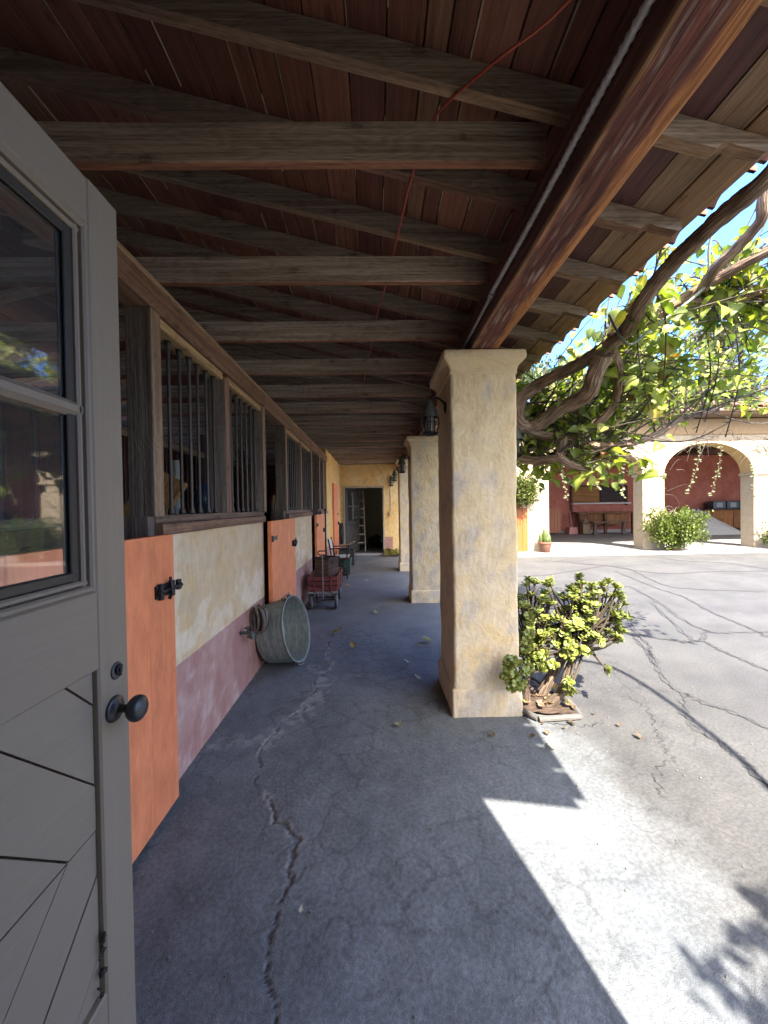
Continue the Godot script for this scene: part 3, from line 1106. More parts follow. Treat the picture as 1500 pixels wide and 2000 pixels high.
	for r in nl + 1:
		var f := float(r) / nl
		var d := -0.3 + 12.4 * f * (0.25 + 0.75 * f)
		var row := PackedVector3Array()
		var uv := PackedVector2Array()
		var cc := PackedColorArray()
		var run := 0.0
		for k in outline.size():
			var p: Vector2 = outline[k]
			if k: run += p.distance_to(outline[k - 1])
			var rough := 0.0025 * noise.get_noise_2d(run * 6000, d * 200) + 0.002 * noise.get_noise_2d(run * 1500, d * 300)
			var q := p + (p - Vector2(0.769, 2.69)).normalized() * rough
			row.append(at(q.x, q.y, d))
			uv.append(Vector2(d, run))
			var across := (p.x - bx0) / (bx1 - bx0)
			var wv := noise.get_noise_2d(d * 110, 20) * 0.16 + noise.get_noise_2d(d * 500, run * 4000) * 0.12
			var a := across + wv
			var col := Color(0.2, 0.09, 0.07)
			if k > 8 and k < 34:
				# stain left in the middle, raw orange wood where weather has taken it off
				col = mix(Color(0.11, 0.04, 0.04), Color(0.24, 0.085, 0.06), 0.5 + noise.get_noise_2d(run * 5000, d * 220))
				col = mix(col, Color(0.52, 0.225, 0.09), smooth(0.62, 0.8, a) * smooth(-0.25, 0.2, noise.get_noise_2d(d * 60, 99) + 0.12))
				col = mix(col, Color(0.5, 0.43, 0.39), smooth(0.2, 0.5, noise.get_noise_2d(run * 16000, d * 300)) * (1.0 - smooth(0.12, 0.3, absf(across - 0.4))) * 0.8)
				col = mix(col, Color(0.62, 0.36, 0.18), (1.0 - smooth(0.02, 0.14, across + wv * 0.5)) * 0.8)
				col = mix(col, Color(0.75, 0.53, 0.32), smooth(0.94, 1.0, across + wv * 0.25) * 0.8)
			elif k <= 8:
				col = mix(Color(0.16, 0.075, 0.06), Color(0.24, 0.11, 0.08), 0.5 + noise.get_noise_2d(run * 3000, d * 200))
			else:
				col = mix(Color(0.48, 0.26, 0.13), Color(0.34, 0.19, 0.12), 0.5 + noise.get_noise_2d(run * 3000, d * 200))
			cc.append(col)
		rows.append(row)
		uvs.append(uv)
		cols.append(cc)
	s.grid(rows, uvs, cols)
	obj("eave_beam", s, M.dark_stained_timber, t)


func barrel_tile(r: float, l: float) -> Array:
	var out := []
	for v in 3:
		var s := Shape.new()
		var col := shade(Color(0.24, 0.105, 0.07), 0.2)
		for side in 2:
			var rows := []
			var uvs := []
			var cols := []
			for e in 2:
				var row := PackedVector3Array()
				var uv := PackedVector2Array()
				var cc := PackedColorArray()
				for k in 9:
					var a := PI * k / 8.0
					if side == 0: a = PI - a
					var q := (r if side == 0 else r - 0.014) * (1.0 if e == 0 else 0.86)
					row.append(Vector3(-l * e, sin(a) * q * 0.75, -cos(a) * q))
					uv.append(Vector2(k * 0.03, l * e))
					cc.append(col)
				rows.append(row)
				uvs.append(uv)
				cols.append(cc)
			s.grid(rows, uvs, cols)
		for e in 2:
			for k in 8:
				var a := PI * k / 8.0
				var b := PI * (k + 1) / 8.0
				var f := 1.0 if e == 0 else 0.86
				var q := [Vector3(-l * e, sin(a) * r * 0.75 * f, -cos(a) * r * f), Vector3(-l * e, sin(b) * r * 0.75 * f, -cos(b) * r * f), Vector3(-l * e, sin(b) * (r - 0.014) * 0.75 * f, -cos(b) * (r - 0.014) * f), Vector3(-l * e, sin(a) * (r - 0.014) * 0.75 * f, -cos(a) * (r - 0.014) * f)]
				if e == 0: q.reverse()
				s.poly(PackedVector3Array(q), PackedVector2Array([Vector2.ZERO, Vector2(0.03, 0), Vector2(0.03, 0.01), Vector2(0, 0.01)]), col)
		out.append(s.mesh())
	return out


# ---------- plastered walls ----------
func wall_tint(p: Vector3, _a: float, _b: float) -> Color:
	var n1 := noise.get_noise_3d(p.x * 140, p.y * 140, p.z * 140)
	var n2 := noise.get_noise_3d(p.x * 700, p.y * 700, p.z * 700)
	var col := mix(Color(0.84, 0.54, 0.18), Color(0.84, 0.63, 0.3), 0.5 + n1 + 0.5 * n2)
	return mix(col, Color(0.45, 0.36, 0.22), smooth(0.2, 0.5, n2 - n1 * 0.4) * 0.6)


func build_end_wall() -> void:
	var t := thing("end_wall", "yellow plastered wall with a dark open doorway at the end of the walk", "wall")
	var s := Shape.new()
	# left stretch at full height
	plaster(s, at(-1.115, 0.62, 8.725), Vector3(0, 0, -1), Vector3.UP, 3.275, 2.2, 0.05, 0.008, wall_tint)
	block(s, at(-1.22, 1.42, 10.4), Vector3(0.19, 2.84, 3.35), Color(0.5, 0.35, 0.15))
	obj("side_plaster", s, M.stucco, t)
	s = Shape.new()
	plaster(s, at(-1.115, -0.01, 8.725), Vector3(0, 0, -1), Vector3.UP, 3.275, 0.63, 0.05, 0.006, dado_tint)
	obj("side_dado", s, M.stucco, t)
	# the end itself, left, right and above of the doorway
	s = Shape.new()
	plaster(s, at(-1.115, 0.0, 12.0), Vector3.RIGHT, Vector3.UP, 0.09, 2.82, 0.04, 0.005, wall_tint)
	plaster(s, at(-1.025, 2.145, 12.0), Vector3.RIGHT, Vector3.UP, 1.275, 0.675, 0.05, 0.008, wall_tint)
	plaster(s, at(0.25, 0.565, 12.0), Vector3.RIGHT, Vector3.UP, 0.75, 2.255, 0.05, 0.008, wall_tint)
	block(s, at(-1.08, 1.41, 12.13), Vector3(0.11, 2.82, 0.24), Color(0.5, 0.36, 0.17))
	block(s, at(-0.3875, 2.484, 12.13), Vector3(1.275, 0.672, 0.24), Color(0.5, 0.36, 0.17))
	block(s, at(0.625, 1.41, 12.13), Vector3(0.75, 2.82, 0.24), Color(0.5, 0.36, 0.17))
	obj("end_plaster", s, M.stucco, t)
	s = Shape.new()
	plaster(s, at(0.25, -0.01, 12.0), Vector3.RIGHT, Vector3.UP, 0.25, 0.575, 0.04, 0.005, dado_tint)
	plaster(s, at(0.5, -0.01, 12.0), Vector3.RIGHT, Vector3.UP, 0.5, 0.575, 0.04, 0.005, wall_tint)
	obj("end_dado", s, M.stucco, t)
	s = Shape.new()
	var fc := Color(0.42, 0.36, 0.24)
	block(s, at(-1.0, 1.06, 12.01), Vector3(0.05, 2.12, 0.09), fc)
	block(s, at(0.225, 1.06, 12.01), Vector3(0.05, 2.12, 0.09), fc)
	block(s, at(-0.3875, 2.12, 12.012), Vector3(1.275, 0.05, 0.09), fc)
	obj("door_frame", s, M.painted_board, t)
	s = Shape.new()
	block(s, at(-0.3875, 0.02, 12.08), Vector3(1.2, 0.06, 0.3), Color(0.4, 0.4, 0.38), 0.01)
	obj("threshold", s, M.concrete, t)
	# the room behind
	var wc := Color(0.5, 0.46, 0.32)
	s = Shape.new()
	# the rear wall has a window out of sight, right of the doorway
	block(s, at(-0.85, 1.4, 15.3), Vector3(2.7, 2.9, 0.1), wc)
	block(s, at(0.9, 0.45, 15.3), Vector3(0.8, 1.0, 0.1), wc)
	block(s, at(0.9, 2.5, 15.3), Vector3(0.8, 0.7, 0.1), wc)
	block(s, at(-2.15, 1.4, 13.75), Vector3(0.1, 2.9, 3.0), wc)
	block(s, at(1.35, 1.4, 13.75), Vector3(0.1, 2.9, 3.0), wc)
	block(s, at(-0.4, 2.86, 13.8), Vector3(3.6, 0.06, 3.1), wc)
	obj("room_wall", s, M.stucco, t)
	s = Shape.new()
	block(s, at(-0.4, 0.005, 13.75), Vector3(3.4, 0.03, 3.0), Color(0.2, 0.2, 0.19))
	obj("room_floor", s, M.concrete, t)
	# its door, swung inwards
	var door := Node3D.new()
	door.name = "door"
	t.add_child(door)
	door.position = at(-0.975, 0.05, 12.2)
	door.rotation.y = deg_to_rad(64)
	s = Shape.new()
	var dc := Color(0.115, 0.105, 0.09)
	for q in [[0.05, 1.03, 0.1, 2.06], [0.86, 1.03, 0.1, 2.06], [0.455, 0.12, 0.71, 0.24], [0.455, 2.0, 0.71, 0.12], [0.455, 0.95, 0.71, 0.14]]:
		block(s, Vector3(q[0], q[1], 0), Vector3(q[2], q[3], 0.04), dc)
	block(s, Vector3(0.455, 0.56, 0), Vector3(0.71, 0.64, 0.02), dc)
	obj("door_leaf", s, M.painted_board, door)
	s = Shape.new()
	block(s, Vector3(0.455, 1.48, 0), Vector3(0.03, 0.92, 0.03), Color(0.3, 0.28, 0.22))
	block(s, Vector3(0.455, 1.48, 0.0), Vector3(0.71, 0.03, 0.027), Color(0.3, 0.28, 0.22))
	obj("glazing_bar", s, M.painted_board, door)
	for x in [0.27, 0.64]:
		for y in [1.24, 1.71]:
			s = Shape.new()
			block(s, Vector3(x, y, 0), Vector3(0.33, 0.42, 0.006), Color(1, 1, 1), 0.001)
			obj("pane", s, M.glass, door)
	s = Shape.new()
	lathe(s, Vector3(0.86, 1.0, 0.02), [Vector2(0.02, 0), Vector2(0.008, 0.01), Vector2(0.01, 0.03), Vector2(0.025, 0.045), Vector2(0.02, 0.06), Vector2(0.001, 0.065)], Color(0.03, 0.03, 0.03), 12, Vector3.BACK)
	obj("knob", s, M.iron, door)
	# the tall orange door in the side stretch
	var od := stall_door(t, 9.84, 10.86, 0.03, 2.12, -1.07)
	latch(od, at(-1.07, 1.07, 10.75))
	s = Shape.new()
	block(s, at(-1.066, 1.32, 10.72), Vector3(0.012, 0.05, 0.2), Color(0.04, 0.04, 0.04))
	obj("slide_bolt", s, M.iron, od)


func build_back_wall() -> void:
	# the end wall behind the camera: its right-hand corner draws the edge of the sun patch on the floor
	var t := thing("near_end_wall", "ochre end wall with the doorway that the photograph is taken from", "wall")
	var s := Shape.new()
	var c := Color(0.5, 0.36, 0.17)
	block(s, at(-0.92, 1.55, -0.22), Vector3(0.7, 3.1, 0.24), c)
	block(s, at(0.66, 1.55, -0.22), Vector3(0.576, 3.1, 0.24), c)
	block(s, at(-0.1, 2.65, -0.22), Vector3(0.942, 0.9, 0.24), c)
	obj("plaster", s, M.stucco, t)
	s = Shape.new()
	block(s, at(-1.3, 1.6, -1.9), Vector3(0.12, 3.2, 3.1), c)
	block(s, at(0.88, 1.6, -1.9), Vector3(0.12, 3.2, 3.1), c)
	block(s, at(-0.2, 1.6, -3.5), Vector3(2.3, 3.2, 0.12), c)
	block(s, at(-0.2, 3.2, -1.85), Vector3(2.3, 0.1, 3.5), c)
	obj("room_wall", s, M.stucco, t)


# ---------- columns ----------
func column_tint(p: Vector3, ph: float) -> Color:
	var n1 := noise.get_noise_3d(p.x * 170 + ph, p.y * 120, p.z * 170)
	var n2 := noise.get_noise_3d(p.x * 600 + ph, p.y * 420, p.z * 600)
	var n3 := noise.get_noise_3d(p.x * 1900 + ph, p.y * 1500, p.z * 1900)
	var col := mix(Color(0.72, 0.57, 0.32), Color(0.7, 0.6, 0.41), 0.45 + n1 * 0.6 + n2 * 0.3)
	# damp stains: grey-blue and bare pink patches where the limewash has gone, all on the lower part
	var zone := 1.45 - p.y + 0.7 * n1
	var bare := smooth(0.0, 0.22, n2 * 0.6 + 0.3 * zone - 0.02 + 0.2 * n3)
	col = mix(col, Color(0.7, 0.6, 0.44), bare * 0.85)
	var grey := smooth(0.08, 0.26, noise.get_noise_3d(p.x * 430 + 300 + ph, p.y * 300, p.z * 430) + 0.18 * zone - 0.1 + 0.25 * n3)
	col = mix(col, Color(0.52, 0.48, 0.41), grey * 0.75)
	return mix(col, Color(0.25, 0.2, 0.13), smooth(0.35, 0.55, n3) * 0.25)


func column_part(s: Shape, cx: float, cz: float, prof: Array, ph: float, rough: float) -> void:
	# prof: (half width, half depth, height, corner radius)
	var rows := []
	var uvs := []
	var cols := []
	for q in prof:
		var row := ring_rect(at(cx, q[2], cz), q[0], q[1], q[3])
		if rows.size() and row.size() != rows[0].size():
			var fixed := PackedVector3Array()
			var src := row
			for k in rows[0].size():
				var f: float = float(k) / (rows[0].size() - 1) * (src.size() - 1)
				var a := int(f)
				fixed.append(src[a].lerp(src[mini(a + 1, src.size() - 1)], f - a))
			row = fixed
		var uv := PackedVector2Array()
		var cc := PackedColorArray()
		var run := 0.0
		for k in row.size():
			if k: run += row[k].distance_to(row[k - 1])
			var p := row[k]
			var out := (p - at(cx, q[2], cz)).normalized()
			if k == row.size() - 1: row[k] = row[0]
			else: row[k] = p + out * rough * (noise.get_noise_3d(p.x * 220 + ph, p.y * 220, p.z * 220) + 0.45 * noise.get_noise_3d(p.x * 900 + ph, p.y * 900, p.z * 900))
			uv.append(Vector2(run, q[2]))
			cc.append(column_tint(p, ph))
		rows.append(row)
		uvs.append(uv)
		cols.append(cc)
	s.grid(rows, uvs, cols, true)
	var cap: PackedVector3Array = rows[rows.size() - 1].slice(0, rows[0].size() - 1)
	s.poly(cap, uvs[rows.size() - 1].slice(0, rows[0].size() - 1), cols[rows.size() - 1][0])


func build_columns() -> void:
	var names := ["nearest plastered column, stained grey and pink low down, with a jade plant at its foot", "second plastered column along the walk, half behind the nearest one", "third plastered column along the walk, next to the far lantern"]
	var ds := [[2.715, 0.59], [5.96, 0.46], [8.9, 0.46]]
	for k in 3:
		var t := thing("column", names[k], "column", Vector3.ZERO, "plastered columns along the walk")
		var cx := 0.768
		var hd: float = ds[k][1] / 2
		var cz: float = ds[k][0] + hd
		var ph := 37.0 * k
		var s := Shape.new()
		var prof := []
		for j in 56: prof.append([0.234, hd, 0.185 + 2.26 * j / 55.0, 0.025])
		column_part(s, cx, cz, prof, ph, 0.011)
		obj("shaft", s, M.stucco, t)
		s = Shape.new()
		prof = []
		for q in [[0.0, -0.02], [0.001, 0.05], [0.0, 0.1], [0.0, 0.15], [-0.001, 0.178], [-0.006, 0.19], [-0.02, 0.196]]: prof.append([0.251 + q[0], hd + 0.016 + q[0], q[1], 0.015])
		column_part(s, cx, cz, prof, ph + 9, 0.006)
		obj("base", s, M.stucco, t)
		s = Shape.new()
		prof = []
		for q in [[-0.02, 2.41], [0.004, 2.425], [0.01, 2.437], [0.006, 2.447], [0.008, 2.46], [0.014, 2.478], [0.026, 2.497], [0.042, 2.512], [0.052, 2.518], [0.056, 2.526], [0.057, 2.55], [0.056, 2.57], [0.048, 2.578], [0.02, 2.583]]: prof.append([0.234 + q[0], hd + q[0], q[1], 0.02])
		column_part(s, cx, cz, prof, ph + 4, 0.005)
		obj("capital", s, M.stucco, t)


# ---------- the arcade across the courtyard ----------
func facade_tint(p: Vector3, _a: float, _b: float) -> Color:
	var n1 := noise.get_noise_3d(p.x * 80, p.y * 80, p.z * 80)
	var n2 := noise.get_noise_3d(p.x * 300, p.y * 300, p.z * 300)
	return mix(Color(0.4, 0.33, 0.22), Color(0.46, 0.4, 0.3), 0.5 + n1 + n2 * 0.6)


func build_arcade() -> void:
	var t := thing("arcade_building", "cream arcaded building with red inner walls and a clay tile roof across the courtyard", "building")
	var f := 12.0
	var back := 12.45
	var top := 4.12
	var s := Shape.new()
	# the front is cut out with its arches and given its thickness
	var openings := [[5.41, 8.4], [9.09, 11.97], [12.66, 15.54], [16.23, 19.1], [19.8, 22.7]]
	var outer := PackedVector2Array([Vector2(1.05, -0.02)])
	for q in openings:
		var a: float = q[0]
		var b: float = q[1]
		outer.append(Vector2(a, -0.02))
		outer.append(Vector2(a, 2.38))
		for k in range(1, 24):
			var an := PI - PI * k / 24.0
			outer.append(Vector2((a + b) / 2 + cos(an) * (b - a) / 2, 2.38 + sin(an) * 0.98))
		outer.append(Vector2(b, 2.38))
		outer.append(Vector2(b, -0.02))
	outer.append(Vector2(26.0, -0.02))
	outer.append(Vector2(26.0, top))
	outer.append(Vector2(1.05, top))
	var wallc := Color(0.44, 0.37, 0.26)
	prism(s, outer, -back, -f, [wallc, Color(0.52, 0.37, 0.17)])
	obj("arcade_wall", s, M.stucco, t)
	for q in [[4.78, 5.41], [8.4, 9.09], [11.97, 12.66], [15.54, 16.23], [19.1, 19.8]]:
		s = Shape.new()
		block(s, at((q[0] + q[1]) / 2, 2.36, 12.22), Vector3(q[1] - q[0] + 0.07, 0.075, 0.53), Color(0.42, 0.35, 0.25), 0.02)
		obj("impost", s, M.stucco, t)
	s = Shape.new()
	block(s, at(13.5, 3.86, 11.985), Vector3(24.9, 0.5, 0.05), Color(0.36, 0.25, 0.13), 0.015)  # tan strip that paints the eave's shade onto the top of the wall
	obj("eave_shade_band", s, M.stucco, t)
	# inner room: red plaster walls
	s = Shape.new()
	plaster(s, at(3.6, 0.03, 19.2), Vector3.RIGHT, Vector3.UP, 22.4, 3.9, 0.3, 0.006, func(p, _a, _b): return mix(Color(0.5, 0.17, 0.12), Color(0.6, 0.23, 0.16), 0.5 + noise.get_noise_2d(p.x * 90, p.y * 90) + noise.get_noise_2d(p.x * 500, p.y * 500) * 0.5))
	block(s, at(14.8, 2.0, 19.3), Vector3(22.4, 4.0, 0.16), Color(0.3, 0.1, 0.07))
	block(s, at(3.55, 2.0, 15.8), Vector3(0.14, 4.0, 6.7), Color(0.3, 0.1, 0.07))
	block(s, at(26.05, 2.0, 15.8), Vector3(0.14, 4.0, 6.7), Color(0.3, 0.1, 0.07))
	obj("inner_wall", s, M.red_plaster, t)
	s = Shape.new()
	block(s, at(14.8, 3.9, 15.85), Vector3(22.6, 0.1, 6.8), Color(0.2, 0.12, 0.08))
	obj("inner_ceiling", s, M.weathered_wood, t)
	s = Shape.new()
	block(s, at(14.8, 0.1, 19.17), Vector3(22.3, 0.16, 0.06), Color(0.5, 0.48, 0.45))
	obj("skirting", s, M.concrete, t)
	for x in [7.05, 10.4, 14.0, 18.0]:
		s = Shape.new()
		block(s, at(x, 3.75, 15.7), Vector3(0.16, 0.22, 6.4), Color(0.15, 0.08, 0.05))
		obj("ceiling_beam", s, M.weathered_wood, t)
	# eaves, gutter, roof
	s = Shape.new()
	block(s, at(13.5, 4.17, 11.75), Vector3(25.0, 0.06, 0.62), Color(0.3, 0.2, 0.12))
	obj("eave_soffit", s, M.weathered_wood, t)
	s = Shape.new()
	var gp := PackedVector2Array()
	tube(s, PackedVector3Array([at(1.0, 4.25, 11.4), at(26.0, 4.25, 11.4)]), 0.06, 0.06, Color(0.3, 0.16, 0.13), 10)
	obj("gutter", s, M.enamel, t)
	s = Shape.new()
	beam(s, at(13.5, 4.26, 11.4), at(13.5, 5.6, 15.8), 25.0, 0.06, Color(0.2, 0.11, 0.08))
	beam(s, at(13.5, 5.6, 15.8), at(13.5, 4.2, 19.9), 25.0, 0.06, Color(0.2, 0.11, 0.08))
	obj("roof_bed", s, M.terracotta, t)
	var tile := barrel_tile(0.115, 0.5)
	var rest := []
	for k in 106:
		for r in 10:
			var b := Basis(Vector3.UP, -PI / 2) * Basis(Vector3.BACK, -0.296)
			var o := at(1.2 + k * 0.235, 4.32 + r * 0.42 * 0.292, 11.36 + r * 0.42 * 0.957) 
			o += Vector3(rnd(-0.008, 0.008), rnd(-0.006, 0.006), rnd(-0.02, 0.02))
			if r < 2 and k > 12:
				var q := obj("roof_tile", tile[rng.randi() % 3], M.terracotta, t)
				q.transform = Transform3D(b, o)
			else:
				rest.append(Transform3D(b, o))
	stuff("upper_roof_tiles", tile[0], rest, M.terracotta, t)
	# sunlit orange door beside the first pier
	s = Shape.new()
	for k in 5:
		block(s, at(3.98 + k * 0.165, 1.05, 11.97), Vector3(0.162, 2.1, 0.045), shade(Color(0.32, 0.1, 0.02), 0.06))
	obj("orange_door", s, M.painted_board, t)


func crown_leaf(l: float, w: float, col: Color) -> ArrayMesh:
	var s := Shape.new()
	s.poly([Vector3(0, 0, 0), Vector3(w, l * 0.45, 0.02 * l), Vector3(0, l, -0.1 * l)], [Vector2.ZERO, Vector2(1, 0.5), Vector2(0, 1)], col)
	s.poly([Vector3(0, 0, 0), Vector3(0, l, -0.1 * l), Vector3(-w, l * 0.45, 0.02 * l)], [Vector2.ZERO, Vector2(0, 1), Vector2(-1, 0.5)], col)
	return s.mesh()


func any_basis() -> Basis:
	return Basis(Vector3(rnd(-1, 1), rnd(-1, 1), rnd(-1, 1)).normalized(), rnd(0, TAU))


func build_far_trees() -> void:
	for q in [[33.0, 34.0, 19.0, 5.5, Color(0.1, 0.095, 0.03), "tall olive-yellow tree rising behind the arcade roof at the right edge", 0], [27.5, 30.0, 10.5, 3.4, Color(0.05, 0.07, 0.035), "low dark grey-green tree just above the arcade roof", 1], [22.5, 32.0, 11.0, 3.2, Color(0.085, 0.085, 0.035), "rounded olive tree behind the arcade roof, left of the tall one", 2], [31.5, 27.0, 11.5, 3.4, Color(0.045, 0.06, 0.05), "dark bluish tree at the right edge below the tall olive one", 3], [14.0, 34.0, 13.0, 4.5, Color(0.06, 0.09, 0.03), "broad green tree behind the arcade roof, seen through the vine", 4]]:
		var t := thing("tree", q[5], "tree", Vector3.ZERO, "trees behind the arcade")
		var base := at(q[0], 0, q[1])
		var hgt: float = q[2]
		var rad: float = q[3]
		var s := Shape.new()
		tube(s, curve([base, base + Vector3(0.3, hgt * 0.4, 0.2), base + Vector3(-0.2, hgt * 0.75, 0), base + Vector3(0.2, hgt * 0.95, 0.1)], 5), 0.35, 0.06, Color(0.12, 0.09, 0.07), 8, 0.1)
		var clumps := []
		for k in 34:
			var a := rnd(0, TAU)
			var h := rnd(0.36, 1.0)
			var rr := rad * sqrt(rnd(0.1, 1.0)) * (1.0 if h < 0.75 else 1.0 - (h - 0.75) * 2.6)
			var tip := base + Vector3(cos(a) * rr, hgt * h, sin(a) * rr)
			clumps.append(tip)
			if k < 16: tube(s, curve([base + Vector3(0, hgt * h * 0.55, 0), base.lerp(tip, 0.6) + Vector3(0, hgt * 0.18, 0), tip], 4), 0.1, 0.02, Color(0.12, 0.09, 0.07), 5)
		obj("trunk", s, M.bark, t)
		var c: Color = q[4]
		for v in 3:
			var places := []
			for k in clumps.size():
				var cr := rad * rnd(0.2, 0.36)
				for j in 120:
					var dir := Vector3(rnd(-1, 1), rnd(-0.8, 0.8), rnd(-1, 1))
					places.append(Transform3D(any_basis(), clumps[k] + dir.normalized() * cr * pow(rnd(0, 1), 0.5)))
			stuff("crown_leaves", crown_leaf(0.3, 0.1, [c, c * 1.5, c * 0.65][v]), places, M.leaf, t)


# ---------- the grey door in the foreground ----------
func build_foreground_door() -> void:
	var t := thing("grey_door", "grey painted half-glazed door standing open in the left foreground, with a dark oval knob", "door")
	var c := Color(0.225, 0.178, 0.125)
	var x := -0.577
	var th := 0.044
	var z0 := -0.06
	var z1 := 0.862
	var gi0 := 0.028
	var gi1 := 0.772
	# stiles and rails
	for q in [["lock_stile", 1.081, (gi1 + z1) / 2, 2.142, z1 - gi1], ["hinge_stile", 1.081, (z0 + gi0) / 2, 2.142, gi0 - z0]]:
		var s := Shape.new()
		block(s, at(x, q[1], q[2]), Vector3(th, q[3], q[4]), c, 0.004)
		obj(q[0], s, M.painted_door, t)
	for q in [["top_rail", 2.106, 0.092], ["lock_rail", 1.264, 0.156], ["bottom_rail", 0.272, 0.524]]:
		var s := Shape.new()
		block(s, at(x, q[1], (gi0 + gi1) / 2), Vector3(th - 0.001, q[2], gi1 - gi0 - 0.0008), c, 0.003)
		obj(q[0], s, M.painted_door, t)
	# glazing bar and beads
	var s := Shape.new()
	block(s, at(x, 1.695, (gi0 + gi1) / 2), Vector3(0.03, 0.03, gi1 - gi0 - 0.002), c, 0.009)
	obj("glazing_bar", s, M.painted_door, t)
	var oc := [[0.0, 0.014, 0.02], [0.014, 0.012, 0.012], [0.026, 0.018, 0.006]]
	s = Shape.new()
	for face in [1.0, -1.0]:
		for k in oc:
			var inn: float = k[0] + k[1] / 2
			var dep: float = k[2]
			var px: float = x + face * (dep / 2 + 0.003)
			var bc: Color = c * (0.16 if k[0] > 0.02 else 1.0)
			beam(s, at(px, 1.343, gi1 - inn), at(px, 2.059, gi1 - inn), k[1] - 0.001, dep, bc, 0.005, Vector3.RIGHT)
			beam(s, at(px, 1.343, gi0 + inn), at(px, 2.059, gi0 + inn), k[1] - 0.001, dep, bc, 0.005, Vector3.RIGHT)
			beam(s, at(px - 0.0004 * face, 1.342 + inn, gi0 + 0.001), at(px - 0.0004 * face, 1.342 + inn, gi1 - 0.001), k[1] - 0.001, dep, bc, 0.005, Vector3.RIGHT)
			beam(s, at(px - 0.0004 * face, 2.06 - inn, gi0 + 0.001), at(px - 0.0004 * face, 2.06 - inn, gi1 - 0.001), k[1] - 0.001, dep, bc, 0.005, Vector3.RIGHT)
	obj("glazing_bead", s, M.painted_door, t)
	for q in [[1.71, 2.05], [1.352, 1.68]]:
		s = Shape.new()
		block(s, at(x, (q[0] + q[1]) / 2, (gi0 + gi1) / 2), Vector3(0.004, q[1] - q[0], gi1 - gi0 - 0.03), Color.WHITE, 0.0005)
		obj("pane", s, M.glass, t)
	# chevron boards of the lower panel, set back from the stile
	var xf := Transform3D(Basis(Vector3(0, 0, -1), Vector3(0, 1, 0), Vector3(1, 0, 0)), Vector3.ZERO)
	var mid := 0.865
	for half in [[mid, 1.186, 1.0], [0.534, mid, -1.0]]:
		var rect := PackedVector2Array([Vector2(gi0, half[0]), Vector2(gi1, half[0]), Vector2(gi1, half[1]), Vector2(gi0, half[1])])
		for k in range(-4, 4):
			var a := 0.701 + 0.16 * k
			var b := a + 0.16
			var sgn: float = half[2]
			var h := 0.5
			var band := PackedVector2Array([Vector2(a, mid), Vector2(b, mid), Vector2(b - h, mid + sgn * h), Vector2(a - h, mid + sgn * h)])
			for piece in Geometry2D.intersect_polygons(rect, band):
				for cut in Geometry2D.offset_polygon(piece, -0.0019, Geometry2D.JOIN_MITER):
					if Geometry2D.is_polygon_clockwise(cut): cut.reverse()
					s = Shape.new()
					prism(s, cut, x - 0.012, x + 0.009 + rnd(-0.0008, 0.0008), [shade(c, 0.02), c], xf)
					obj("chevron_board", s, M.painted_door, t)
	s = Shape.new()
	block(s, at(x - 0.016, 0.86, (gi0 + gi1) / 2), Vector3(0.006, 0.65, gi1 - gi0), c * 0.7)
	obj("panel_back", s, M.painted_door, t)
	# peeling lump of old paint low in the groove
	s = Shape.new()
	for k in 16:
		var p := at(x + 0.014 + rnd(0, 0.009), 0.545 + absf(rnd(-0.13, 0.13)) , 0.764 + rnd(-0.007, 0.007))
		lathe(s, p, [Vector2(0.001, 0), Vector2(rnd(0.003, 0.007), 0.002), Vector2(0.001, rnd(0.004, 0.008))], shade(c * 0.6, 0.3), 6, Vector3(rnd(-0.3, 1), rnd(-1, 1), rnd(-1, 1)))
	obj("flaking_paint", s, M.bark, t)
	# knob and keyhole
	var iron := Color(0.028, 0.028, 0.03)
	var kx := x + th / 2
	s = Shape.new()
	lathe(s, at(kx, 1.087, 0.812), [Vector2(0.02580, -0.00176), Vector2(0.02666, 0.00264), Vector2(0.02408, 0.00616), Vector2(0.01892, 0.00704), Vector2(0.01032, 0.01056), Vector2(0.00817, 0.01584), Vector2(0.00817, 0.02640), Vector2(0.01204, 0.03168), Vector2(0.01978, 0.03520), Vector2(0.02494, 0.04136), Vector2(0.02666, 0.04840), Vector2(0.02494, 0.05544), Vector2(0.01892, 0.06072), Vector2(0.00946, 0.06424), Vector2(0.00043, 0.06512)], iron, 28, Vector3.RIGHT)
	obj("knob", s, M.enamel, t)
	s = Shape.new()
	lathe(s, at(kx, 1.163, 0.822), [Vector2(0.018, -0.002), Vector2(0.018, 0.002), Vector2(0.015, 0.0045), Vector2(0.0005, 0.005)], Color(0.1, 0.095, 0.09), 20, Vector3.RIGHT)
	block(s, at(kx + 0.008, 1.163, 0.822), Vector3(0.007, 0.02, 0.005), iron, 0.002)
	tube(s, curve([at(kx + 0.008, 1.172, 0.828), at(kx + 0.01, 1.176, 0.818), at(kx + 0.008, 1.168, 0.812), at(kx + 0.008, 1.158, 0.816)], 4), 0.0028, 0.0028, iron, 6)
	obj("keyhole_plate", s, M.iron, t)


